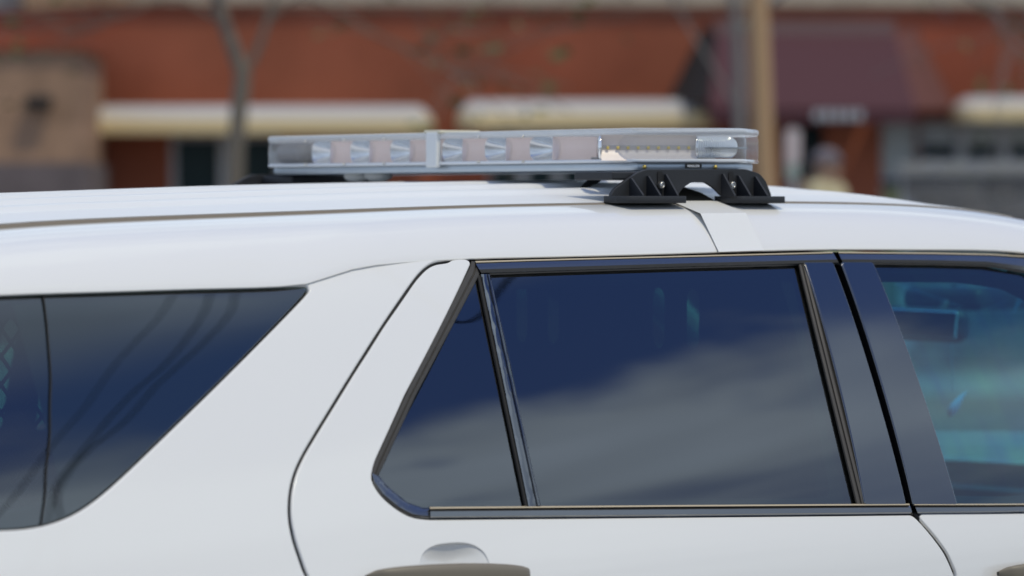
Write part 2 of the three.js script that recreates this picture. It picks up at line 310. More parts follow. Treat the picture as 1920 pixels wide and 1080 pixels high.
// mouldings of the rear door
const mould = [];
const addM = (name, g, m, parent) => { mesh(name, g, m, parent); mould.push([name, g, m, parent]); };
addM('header_moulding', strip([[889, 489], [1000, 486], [1300, 478.5], [1561, 472]], [[905, 516], [1000, 512.5], [1300, 503], [1575, 496]], [[0.0, 0.03], [0.0, 0.004], [0.06, 0.0005], [0.22, -0.0015], [0.6, -0.001], [0.84, 0.003], [0.90, 0.007], [1, 0.009], [1, 0.03]], 60), M.satin, rearDoor);
addM('slant_moulding', strip([[884, 489], [880, 503], [761, 738], [702, 866], [696.5, 886]], [[902, 494], [899, 516], [778, 745], [721, 868], [709, 893]], [[0, 0.03], [0, 0.002], [0.12, 0.0], [0.45, 0.0005], [0.5, 0.003], [0.56, 0.003], [0.62, 0.001], [0.95, 0.004], [1, 0.008], [1, 0.03]], 60), M.rubber, rearDoor);
addM('corner_moulding', strip([[700, 886], [711, 893], [730, 915], [764, 942], [792, 952], [806, 952.5]], [[696, 890], [697.5, 906], [714, 931], [744, 956], [772, 971], [806, 974]], [[0, 0.03], [0, 0.006], [0.08, 0.002], [0.3, -0.001], [0.7, -0.0015], [0.92, 0.002], [1, 0.005], [1, 0.03]], 60), M.satin, rearDoor);
addM('belt_moulding', strip([[807, 951], [1250, 947.5], [1705, 944.5]], [[807, 974], [1250, 970.5], [1712, 965.5]], [[-0.05, 0.03], [0, 0.012], [0.08, 0.004], [0.24, -0.003], [0.34, -0.0045], [0.75, -0.004], [0.9, 0.000], [1, 0.004], [1, 0.03]], 60), M.satin, rearDoor);
addM('divider_seal', strip([[893, 516], [983, 951]], [[906, 516], [998, 951]], [[0, 0.03], [0, 0.007], [0.2, 0.004], [0.7, 0.004], [0.75, 0.008], [1, 0.008], [1, 0.03]], 30), M.black, rearDoor);
addM('divider_bar', strip([[900, 514], [989, 950]], [[919, 514], [1014, 948]], [[0, 0.03], [0, 0.004], [0.10, 0.0015], [0.2, 0.0035], [0.72, 0.0035], [0.8, 0.001], [0.92, 0.0005], [1, 0.004], [1, 0.03]], 30), M.gloss, rearDoor);
addM('pillar_seal', strip([[1496, 496], [1605, 945]], [[1511, 494], [1624, 945]], [[0, 0.03], [0, 0.008], [0.15, 0.005], [0.4, 0.0045], [0.5, 0.007], [0.6, 0.0045], [0.85, 0.003], [1, 0.006], [1, 0.03]], 40), M.rubber, rearDoor);
addM('pillar_strip', sheet(roundPoly(xy([[1511, 493.5], [1562, 493], [1698, 944], [1624, 944]]), 0.003), { off: 0.0005, rim: 0.02, fil: 0.003 }), M.gloss, rearDoor);
addM('pillar_strip', sheet(roundPoly(xy([[1580, 493], [1637, 493], [1794, 945.5], [1715, 945.5]]), 0.003), { off: 0.0005, rim: 0.02, fil: 0.003 }), M.gloss, frontDoor);
const P2 = (x, y) => { const q = V(x, y, Zs(x, y)).sub(EYE), d = q.dot(fwd); return [960 + F * q.dot(R) / d, 540 - F * q.dot(upv) / d]; };
addM('header_moulding', strip([[1571, 472], [1750, 473.5], [1860, 476], [1925, 480], P2(0.80, 1.545), P2(1.13, 1.30)], [[1582, 495.5], [1750, 497], [1850, 500], [1925, 513], P2(0.78, 1.515), P2(1.10, 1.275)], [[0.0, 0.03], [0.0, 0.004], [0.06, 0.0005], [0.22, -0.0015], [0.6, -0.001], [0.84, 0.003], [0.9, 0.007], [1, 0.009], [1, 0.03]], 60), M.satin, frontDoor);
addM('belt_moulding', strip([[1714, 945], [1850, 945], [1925, 944.5], P2(1.13, 1.178)], [[1722, 965], [1850, 963.5], [1925, 962], P2(1.13, 1.155)], [[-0.05, 0.03], [0, 0.012], [0.08, 0.004], [0.24, -0.003], [0.34, -0.0045], [0.75, -0.004], [0.9, 0.000], [1, 0.004], [1, 0.03]], 40), M.satin, frontDoor);

const sunEdgeM = std(lin(0.46, 0.39, 0.28), 0.6), edgeP = [[0, 0.012], [0, 0.0012], [0.35, -0.0018], [0.8, -0.0020], [1, 0.0005]];  // tan strips stand in for the sunlit top edges of the mouldings
addM('moulding_sun_edge', strip([[891, 489.5], [1000, 486.4], [1300, 478.8], [1561, 472.2]], [[893, 493], [1000, 489.6], [1300, 481.8], [1562, 475]], edgeP, 60), sunEdgeM, rearDoor);
addM('moulding_sun_edge', strip([[1572, 472.2], [1750, 473.6], [1860, 476], [1925, 480]], [[1573, 475], [1750, 476.4], [1860, 478.6], [1925, 482.4]], edgeP, 40), sunEdgeM, frontDoor);
addM('moulding_sun_edge', strip([[806, 950.5], [1250, 947], [1705, 944.2]], [[806, 954.6], [1250, 950.6], [1706, 947.6]], [[0, 0.02], [0, 0.006], [0.35, -0.002], [0.8, -0.0052], [1, -0.004]], 60), sunEdgeM, rearDoor);
addM('moulding_sun_edge', strip([[1714, 944.6], [1850, 944.6], [1925, 944.2]], [[1715, 947.6], [1850, 947.4], [1925, 947]], [[0, 0.02], [0, 0.006], [0.35, -0.002], [0.8, -0.0052], [1, -0.004]], 30), sunEdgeM, frontDoor);

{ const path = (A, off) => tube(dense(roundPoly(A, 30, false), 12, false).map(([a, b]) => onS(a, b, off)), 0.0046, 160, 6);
  addM('gap_shade_tube', path([[872, 486], ...SHUT.slice(0, 13), [579, 1095], [596, 1150]], 0.0085), M.black, rearDoor); addM('gap_shade_tube', path([[1712, 962], ...BSHUT, [1806, 1130]], 0.0075), M.black, rearDoor); }  // black tubes fill the door gaps, standing in for their shade
// handles: a cup pressed into the skin and a strap across it
function handle(parent, x0, x1, ytop, yend) {
  const rows = [], H = 0.045, n = 26, xs = (x0 + x1) / 2;
  for (let i = 0; i <= n; i++) {
    const t = i / n, x = lerp(x0, x1, t), e = Math.pow(Math.sin(Math.PI * Math.min(1, Math.max(0, t * 0.999 + 0.0005))), 0.28), hh = H / 2 * Math.max(0.03, e), dz = 0.012 + 0.034 * Math.pow(Math.sin(Math.PI * t), 0.45), y0 = lerp(ytop, yend, t) - H / 2, r = [];
    for (let k = 0; k < 16; k++) { const a = k / 16 * 2 * Math.PI, cy = Math.sign(Math.sin(a)) * Math.pow(Math.abs(Math.sin(a)), 0.7), cz = Math.sign(Math.cos(a)) * Math.pow(Math.abs(Math.cos(a)), 0.7); r.push(V(x, y0 + hh * cy, Zs(x, y0) + dz + 0.013 * Math.max(0.2, e) * cz)); }
    rows.push(r);
  }
  const g = loft(rows, { closeU: true, flip: true }); mesh('handle', g, M.handle, parent); return g;
}
const h0 = onS(704, 1057, -0.04), h1 = onS(1008, 1053, -0.04);
const hxc = onS(856, 1060).x, hyc = onS(856, 1062).y;
const hg1 = handle(rearDoor, h0.x, h1.x, h0.y, h1.y), h2 = onS(1892, 1054, -0.04);
const hg2 = handle(frontDoor, h2.x, h2.x + (h1.x - h0.x), h2.y, h2.y - 0.008);
// cup: a shallow bowl whose rim lies on the skin
function cup(cx, cy, w, h) { const rows = []; for (let i = 0; i <= 8; i++) { const q = i / 8, r = []; for (let k = 0; k < 40; k++) { const a = k / 40 * 2 * Math.PI, ex = Math.sign(Math.cos(a)) * Math.pow(Math.abs(Math.cos(a)), 0.75), ey = Math.sign(Math.sin(a)) * Math.pow(Math.abs(Math.sin(a)), 0.85), x = cx + w * q * ex, y = cy + h * q * ey; r.push(V(x, y, Zs(x, y) - 0.0005 - 0.020 * Math.pow(1 - q * q, 1.3))); } rows.push(r); } return loft(rows, { closeU: true, flip: true }); }

const cupC = onS(855, 1066), cup2 = V(cupC.x + h2.x - h0.x, h2.y - h0.y + cupC.y, 0), cupG = cup(cupC.x, cupC.y, 0.072, 0.042), cupG2 = cup(cup2.x, cup2.y, 0.072, 0.042);
mesh('handle_cup', cupG, M.paint, rearDoor); mesh('handle_cup', cupG2, M.paint, frontDoor);

/* roof: rails, ditch mouldings, crowned panel */
const DRIP = [[-420, 574], [-200, 563], [0, 551.5], [200, 545], [400, 539], [540, 534.5], [590, 527.5], [625, 515], [660, 504], [700, 496.5], [760, 491], [860, 484.5], [1000, 480.5], [1300, 472.5], [1560, 466], [1750, 466.5], [1920, 472]];
const DITCH = [[-420, 470], [-200, 448], [0, 429], [300, 412], [600, 400], [900, 388.5], [1150, 383], [1350, 380.5], [1500, 381], [1650, 384], [1757, 389.5], [1850, 399]];
const ztf = (x) => 0.622 - 0.017 * (x + 0.6) * (x + 0.6) - (x > 0.25 ? 0.10 * (x - 0.25) * (x - 0.25) : 0);
const ov = (x) => lerp(0.005, 0.0, sstep(-0.95, -0.8, x));
const dripP = DRIP.map((p) => onS(p[0], p[1], -ov(onS(p[0], p[1]).x))), ditchP = DITCH.map((p) => hit(p[0], p[1], (x) => ztf(x)));
const ends = (a, x, y) => [[...a.map((p) => p.x), ...x], [...a.map((p) => p.y), ...y]];
const ydf = spline(...ends(dripP, [0.85, 1.1], [1.585, 1.50])), ytf = spline(...ends(ditchP, [0.9, 1.1], [1.663, 1.615]));
//console.log('drip', dripP.map((p) => p.x.toFixed(2) + ':' + p.y.toFixed(3)).join(' ')); console.log('ditch', ditchP.map((p) => p.x.toFixed(2) + ':' + p.y.toFixed(3)).join(' '));
const crown = spline([-2.3, -1.8, -1.2, -0.6, 0, 0.4, 0.7, 0.9], [0.018, 0.024, 0.029, 0.031, 0.035, 0.036, 0.03, 0.02]);
const xsR = Array.from({ length: 63 }, (_, i) => -2.28 + i * 0.05);
const railRows = [], roofRows = [], ditchRows = [];
for (const x of xsR) {
  const yd = ydf(x), zd = Zs(x, yd) + ov(x), yt = ytf(x), zt = ztf(x);
  const [, gy] = grad(x, yd), L = Math.hypot(yt - yd, zd - zt), s = 1 / Math.hypot(1, gy);
  const c1 = [zd + gy * s * L * 0.45, yd + s * L * 0.45], c2 = [zt + L * 0.38, yt - L * 0.06], r = [];
  r.push(V(x, yd + 0.006, zd - 0.034), V(x, yd + 0.001, zd - 0.014), V(x, yd - 0.002, zd - 0.009), V(x, yd - 0.0035, zd - 0.005), V(x, yd - 0.0028, zd - 0.0015));
  for (let i = 0; i <= 14; i++) { const t = i / 14, u = 1 - t; r.push(V(x, u * u * u * yd + 3 * u * u * t * c1[1] + 3 * u * t * t * c2[1] + t * t * t * yt, u * u * u * zd + 3 * u * u * t * c1[0] + 3 * u * t * t * c2[0] + t * t * t * zt)); }
  r.push(V(x, yt - 0.002, zt - 0.0025), V(x, yt - 0.02, zt - 0.003)); railRows.push(r);
  const hd = lerp(0.0075, 0.0028, sstep(-2.0, -0.2, x)); ditchRows.push([V(x, yt - 0.018, zt - 0.002), V(x, yt - 0.003, zt - 0.004), V(x, yt + hd * 0.55, zt - 0.007), V(x, yt + hd * 0.92, zt - 0.010), V(x, yt + hd - 0.003, zt - 0.020)]);
  const w = zt - 0.0105, q = [V(x, yt - 0.018, w), V(x, yt + hd, w - 0.001)], e0 = sstep(-2.28, -2.0, x) * sstep(0.75, 0.4, x);
  for (let i = 0; i <= 96; i++) { const z = w * (1 - i / 48), a = Math.abs(z); let y = yt + hd + 0.0008 + (crown(x) - hd * 0.6) * (1 - (z / w) * (z / w)); for (const c of [0.12, 0.27, 0.42]) { const rr = Math.abs(a - c) / 0.034; y += e0 * 0.007 * sstep(1, 0.55, rr); } q.push(V(x, y, z)); }
  q.push(V(x, yt + hd, -w + 0.001), V(x, yt - 0.018, -w)); roofRows.push(q);
}
const railG = loft(railRows), roofG = loft(roofRows), ditchG = loft(ditchRows);
const roof = part(car, 'roof', 'white crowned roof with raised ribs and black drip strips');
mesh('roof_skin', roofG, M.roofPaint, roof);
mesh('roof_rail', railG, M.paint, roof); mesh('roof_rail', mirror(railG), M.paint, roof);
mesh('ditch_moulding', ditchG, M.ditch, roof); mesh('ditch_moulding', mirror(ditchG), M.ditch, roof);
mesh('headliner', loft(xsR.filter((x) => x > -2.15 && x < 0.8).map((x) => Array.from({ length: 25 }, (_, i) => { const t = i / 24 * 2 - 1, w = ztf(x) + 0.03; return V(x, ytf(x) - 0.035 - 0.035 * Math.pow(Math.abs(t), 6) + crown(x) * 0.4 * (1 - t * t), t * w); }))), M.liner, roof);

/* the other side of the car */
const rearDoorB = part(car, 'rear_door'), frontDoorB = part(car, 'front_door'), quarterB = part(car, 'quarter_panel');
mesh('panel', mirror(qpanelG), M.paint, quarterB); mesh('window', mirror(qglassG), M.privacy, quarterB); mesh('window_seal', mirror(qsealG), M.rubber, quarterB);
mesh('door_skin', mirror(rdoorG), M.paint, rearDoorB); mesh('fixed_window', mirror(fixedG), M.privacy, rearDoorB); mesh('window', mirror(mainG), M.privacy, rearDoorB);
mesh('door_skin', mirror(fdoorG), M.paint, frontDoorB); mesh('window', mirror(frontG), M.screen, frontDoorB);
mesh('fender', mirror(fenderG), M.paint, car); mesh('side_lining', mirror(liningG), M.trim, car);
for (const [n, g, m, p] of mould) mesh(n, mirror(g), m, p === rearDoor ? rearDoorB : frontDoorB);
mesh('handle', mirror(hg1), M.handle, rearDoorB); mesh('handle', mirror(hg2), M.handle, frontDoorB);

/* front and back of the body */
const arc = (n, f) => Array.from({ length: n + 1 }, (_, i) => f(i / n * 2 - 1));
{
  const ws = []; for (let k = 0; k <= 10; k++) { const t = k / 10; ws.push(arc(20, (u) => { const w = lerp(0.585, 0.74, t), bow = 0.13 * (1 - u * u); return V(lerp(0.84, 1.46, t) + bow * lerp(0.5, 1, t), lerp(ytf(0.84) - 0.02, 1.115, t) + 0.015 * (1 - u * u) * (1 - t) + 0.012 * Math.sin(Math.PI * t), u * w); })); }
  mesh('windscreen', loft(ws, { flip: true }), M.screen, car);
  for (const s of [-1, 1]) mesh('front_pillar', tube([V(0.78, ytf(0.78) - 0.075, s * 0.60), V(0.95, 1.52, s * 0.63), V(1.2, 1.36, s * 0.69), V(1.48, 1.11, s * 0.775)], 0.042, 30, 12), M.paint, car);
  const hd = []; for (let k = 0; k <= 12; k++) { const t = k / 12; hd.push(arc(24, (u) => { const x = lerp(1.40, 2.38 - 0.16 * u * u, t) + 0.10 * (1 - u * u) * (1 - t); const w = lerp(0.905, 0.86, t); return V(x, 1.115 - 0.16 * t * t + 0.02 * (1 - u * u) - 0.03 * Math.pow(Math.abs(u), 6) - (t > 0.9 ? (t - 0.9) * 0.6 : 0), u * w); })); }
  mesh('hood', loft(hd, { flip: true }), M.paint, car);
  const ff = []; for (let k = 0; k <= 10; k++) { const t = k / 10; ff.push(arc(24, (u) => V(2.40 + 0.06 * Math.sin(Math.PI * t) - 0.17 * u * u - 0.03 * t, lerp(0.93, 0.30, t), u * 0.93))); }
  const bumper = mesh('front_bumper', loft(ff, { flip: true }), M.paint, car);
  mesh('grille', rbox(0.05, 0.16, 1.1, 0.02, 2.42, 0.80, 0), M.black, bumper);
  for (const s of [-1, 1]) mesh('headlight', rbox(0.16, 0.13, 0.34, 0.04, 2.26, 0.84, s * 0.74), M.lamp, car);
  const lg = []; for (let k = 0; k <= 14; k++) { const t = k / 14, x = t < 0.45 ? lerp(-2.29, -2.45, t / 0.45) : lerp(-2.45, -2.52, (t - 0.45) / 0.55); lg.push(arc(24, (u) => { const y = lerp(ytf(-2.28) - 0.006, 0.62, t); return V(x + 0.10 * Math.pow(Math.abs(u), 3) , y + (t < 0.1 ? 0.025 * (1 - u * u) * (1 - t * 10) : 0), u * (Zs(-2.26, Math.min(y, 1.55)) - 0.05 + (y > 1.55 ? -0.06 : 0))); })); }
  const gate = mesh('liftgate', loft(lg), M.paint, car);
  { const xq = spline([0.45, 0.52, 0.9, 1.1, 1.4, 1.54, 1.60], [-2.42, -2.425, -2.44, -2.40, -2.28, -2.19, -2.15]), top = ytf(-2.28) - 0.006, rr = [];   // rear pillar between the quarter panel and the liftgate
    for (let k = 0; k <= 24; k++) { const y = lerp(top, 0.62, k / 24), t = k / 24, gx = (t < 0.45 ? lerp(-2.29, -2.45, t / 0.45) : lerp(-2.45, -2.52, (t - 0.45) / 0.55)) + 0.10, gz = Zs(-2.26, Math.min(y, 1.55)) - 0.05 + (y > 1.55 ? -0.06 : 0), yq = Math.min(y, 1.575), x0 = Math.max(xq(yq) + 0.02, -2.42), A = V(x0, y, Zs(x0, yq) - 0.004), B2 = V(gx - 0.01, y, gz - 0.012); rr.push([A, A.clone().lerp(B2, 0.35).add(V(-0.012, 0, 0.008)), A.clone().lerp(B2, 0.7).add(V(-0.012, 0, 0.008)), B2]); }
    const g = loft(rr); mesh('rear_pillar', g, M.paint, car); mesh('rear_pillar', mirror(g), M.paint, car); }
  const wg = []; for (let k = 0; k <= 6; k++) { const t = k / 6; wg.push(arc(16, (u) => V(lerp(-2.355, -2.475, t) + 0.05 * Math.abs(u) ** 3, lerp(1.50, 1.14, t), u * lerp(0.56, 0.70, t)))); }
  mesh('rear_window', loft(wg), M.gloss, gate);
  mesh('rear_bumper', rbox(0.22, 0.36, 1.86, 0.07, -2.44, 0.50, 0), M.plastic, car);
  for (const s of [-1, 1]) mesh('tail_light', rbox(0.14, 0.20, 0.20, 0.03, -2.40, 1.02, s * 0.80), M.red, car);
  mesh('floor_pan', box(4.2, 0.10, 1.66, 0, 0.36, 0), M.black, car);
  mesh('bulkhead', box(0.10, 0.72, 1.62, 1.38, 0.73, 0), M.black, car);
  for (const s of [-1, 1]) mesh('rocker_panel', rbox(2.0, 0.13, 0.14, 0.04, -0.03, 0.355, s * 0.89), M.plastic, car);
  for (const s of [-1, 1]) { // sleeves inside the wheel arches
    for (const wx of [RW, FWX]) { const rows = []; for (const z of [0.55, 0.93]) rows.push(Array.from({ length: 17 }, (_, i) => { const a = Math.PI * i / 16; return V(wx + 0.43 * Math.cos(a), 0.38 + 0.43 * Math.sin(a), s * z); })); mesh('wheel_arch_liner', loft(rows), M.black, car); }
  }
  for (const wx of [RW, FWX]) for (const s of [-1, 1]) {
    const w = part(car, 'wheel'); w.position.set(wx, 0.375, s * 0.85); w.rotation.x = Math.PI / 2;
    mesh('tyre', new THREE.LatheGeometry([[0.24, -0.115], [0.34, -0.12], [0.368, -0.10], [0.375, -0.05], [0.375, 0.05], [0.368, 0.10], [0.34, 0.12], [0.24, 0.115]].map((p) => new THREE.Vector2(...p)), 40), M.tyre, w);
    const spokes = [new THREE.CylinderGeometry(0.07, 0.07, 0.06, 24).translate(0, s * 0.07, 0), new THREE.LatheGeometry([[0.21, -0.10], [0.245, -0.10], [0.245, 0.10], [0.235, 0.10], [0.21, 0.03]].map((p) => new THREE.Vector2(...p)), 40)];
    for (let i = 0; i < 5; i++) spokes.push(new THREE.BoxGeometry(0.2, 0.03, 0.06).translate(0.13, s * 0.075, 0).rotateY(i * Math.PI * 0.4));
    mesh('rim', mergeGeometries(spokes.map((g) => g.toNonIndexed())), M.steel, w);
  }
}

/* inside the car */
{
  const seat = (x, z, w, top, head) => {
    const s = part(car, 'seat'), lean = 0.30;
    mesh('cushion', rbox(0.52, 0.16, w, 0.06, x + 0.20, 0.62, z), M.cloth, s);
    const b = rbox(0.15, top, w - 0.02, 0.06, 0, top / 2, 0); b.rotateZ(lean).translate(x - 0.02, 0.66, z); mesh('backrest', b, M.cloth, s);
    if (head) { const h = rbox(0.11, 0.17, 0.27, 0.05, 0, top + 0.12, 0, 4); h.rotateZ(lean).translate(x - 0.02, 0.66, z); mesh('headrest', h, M.cloth, s); for (const d of [-0.06, 0.06]) { const p = new THREE.CylinderGeometry(0.006, 0.006, 0.12, 8).translate(0, top + 0.03, d); p.rotateZ(lean).translate(x - 0.02, 0.66, z); mesh('headrest_post', p, M.steel, s); } }
  };
  seat(0.30, 0.40, 0.50, 0.60, true); seat(0.30, -0.40, 0.50, 0.60, true); seat(-0.80, 0.38, 0.60, 0.50, false); seat(-0.80, -0.38, 0.60, 0.50, false);
  const dash = rbox(0.55, 0.28, 1.42, 0.10, 1.20, 0.88, 0); mesh('dashboard', dash, M.trim, car);
  const sw = new THREE.TorusGeometry(0.185, 0.016, 12, 40); sw.rotateY(Math.PI / 2).rotateZ(0.4).translate(0.74, 1.02, -0.40); mesh('steering_wheel', sw, M.plastic, car);
  // prisoner partition behind the front seats: a slotted plate, plus a green pane added to dim its slots
  const pt = part(car, 'partition', 'black slotted steel partition behind the front seats');
  const slotZ = (zc, y0, y1, r) => { const q = []; for (let k = 0; k <= 8; k++) { const a = Math.PI * k / 8; q.push([zc + r * Math.cos(a), y1 + r * Math.sin(a)]); } for (let k = 0; k <= 8; k++) { const a = Math.PI + Math.PI * k / 8; q.push([zc + r * Math.cos(a), y0 + r * Math.sin(a)]); } return q; };
  mesh('plate', extrude([[-0.86, 0.5], [0.86, 0.5], [0.84, 1.18], [0.66, 1.60], [-0.66, 1.60], [-0.84, 1.18]], 0.012, { holes: [-0.34, -0.25, 0.02, 0.11, 0.40, 0.49].map((z) => slotZ(z, 1.46, 1.53, 0.022)) }).rotateY(-Math.PI / 2).translate(0.02, 0, 0), M.black, pt);
  mesh('pane', box(0.004, 0.30, 1.2, 0.036, 1.44, 0), phy(lin(0.30, 0.52, 0.46), 0, { transmission: 1, thickness: 0, ior: 1.2 }), pt);
  mesh('rail', rbox(0.04, 0.04, 1.36, 0.012, 0.0, 1.585, 0), M.plastic, pt);
  // guard plate with long slots in the far rear door, expanded mesh in the far cargo window
  const slots = []; for (let i = 0; i < 5; i++) { const cx = -0.98 + i * 0.115, r = 0.019; const q = []; for (let k = 0; k <= 8; k++) { const a = Math.PI * k / 8; q.push([cx + r * Math.cos(a), 1.50 + r * Math.sin(a)]); } for (let k = 0; k <= 8; k++) { const a = Math.PI + Math.PI * k / 8; q.push([cx + 0.03 + r * Math.cos(a), 1.27 + r * Math.sin(a)]); } slots.push(q); }
  slots.push(roundPoly([[-0.36, 1.26], [-0.05, 1.26], [-0.09, 1.46], [-0.34, 1.46]], 0.03));
  mesh('window_guard', mirror(sheet([[-1.16, 1.15], [0.02, 1.15], [-0.06, 1.58], [-0.95, 1.58]], { holes: slots, off: 0.06, rim: 0.002, fil: 0.001 })), M.plastic, rearDoorB);
  const bars = [];
  for (let i = -24; i < 40; i++) for (const s of [-1, 1]) {
    const pts = []; for (let k = 0; k <= 12; k++) { const y = lerp(1.14, 1.53, k / 12), z = -0.66 + i * 0.062 + s * (y - 1.14) * 1.3; if (z > -0.68 && z < 0.68) pts.push(V(-1.18 + (s > 0 ? 0.003 : -0.003), y, z)); }
    if (pts.length > 1) bars.push(new THREE.TubeGeometry(new THREE.LineCurve3(pts[0], pts[pts.length - 1]), 1, 0.0035, 5));
  }
  for (const y of [1.13, 1.54]) bars.push(new THREE.TubeGeometry(new THREE.LineCurve3(V(-1.18, y, -0.70), V(-1.18, y, 0.70)), 1, 0.012, 8));
  mesh('mesh_screen', mergeGeometries(bars), M.black, car).userData.label = 'black diamond mesh screen behind the rear seats';
  // rear view mirror on the windscreen
  const mp = hit(1732, 608, () => 0.02), mir = part(car, 'rear_view_mirror');
  const shell = rbox(0.05, 0.072, 0.21, 0.03, 0, 0, 0, 5); shell.rotateY(0.25).rotateZ(-0.1).translate(mp.x, mp.y, mp.z); mesh('shell', shell, M.plastic, mir);
  const face = rbox(0.006, 0.057, 0.185, 0.003, -0.027, 0, 0); face.rotateY(0.25).rotateZ(-0.1).translate(mp.x, mp.y, mp.z); mesh('glass', face, M.chrome, mir);
  mesh('stalk', tube([V(mp.x + 0.03, mp.y, mp.z), V(mp.x + 0.07, mp.y + 0.04, mp.z), V(mp.x + 0.10, mp.y + 0.075, mp.z)], 0.011, 12, 8), M.plastic, mir);
  const cons = hit(1860, 575, () => 0.0); mesh('overhead_console', rbox(0.24, 0.05, 0.22, 0.02, cons.x - 0.05, cons.y + 0.02, cons.z), M.plastic, car);
  for (const z of [-0.36, 0.36]) mesh('sun_visor', rbox(0.16, 0.018, 0.42, 0.008, 0.60, 1.595, z), M.liner, car);
}

{ const a = hit(1784, 640, () => 0.06), b = hit(1786, 735, () => 0.06), o = group('hanging_ornament', 'bright blue feather ornament hanging from the mirror on a string', 'ornament', [b.x, b.y - 0.03, b.z]);
  mesh('string', tube([V(0, 0.03, 0), V((a.x - b.x) * 0.5, 0.03 + (a.y - b.y) * 0.5, (a.z - b.z) * 0.5), V(a.x - b.x, 0.03 + a.y - b.y, a.z - b.z)], 0.0012, 12, 5), std(lin(0.1, 0.35, 0.45), 0.8), o);
  const rows = []; for (let i = 0; i <= 14; i++) { const t = i / 14, w = 0.016 * Math.sin(Math.PI * Math.pow(t, 0.6)) + 0.001; rows.push(Array.from({ length: 8 }, (_, k) => { const q = k / 8 * 2 * Math.PI; return V(w * Math.cos(q) * 0.9 + 0.03 * t * t - 0.006, 0.032 - 0.055 * (1 - t) * (1 - 0.2 * t), w * 0.5 * Math.sin(q) + 0.02 * t); })); }
  mesh('feather', loft(rows, { closeU: true }), std(lin(0.04, 0.45, 0.75), 0.7), o); }

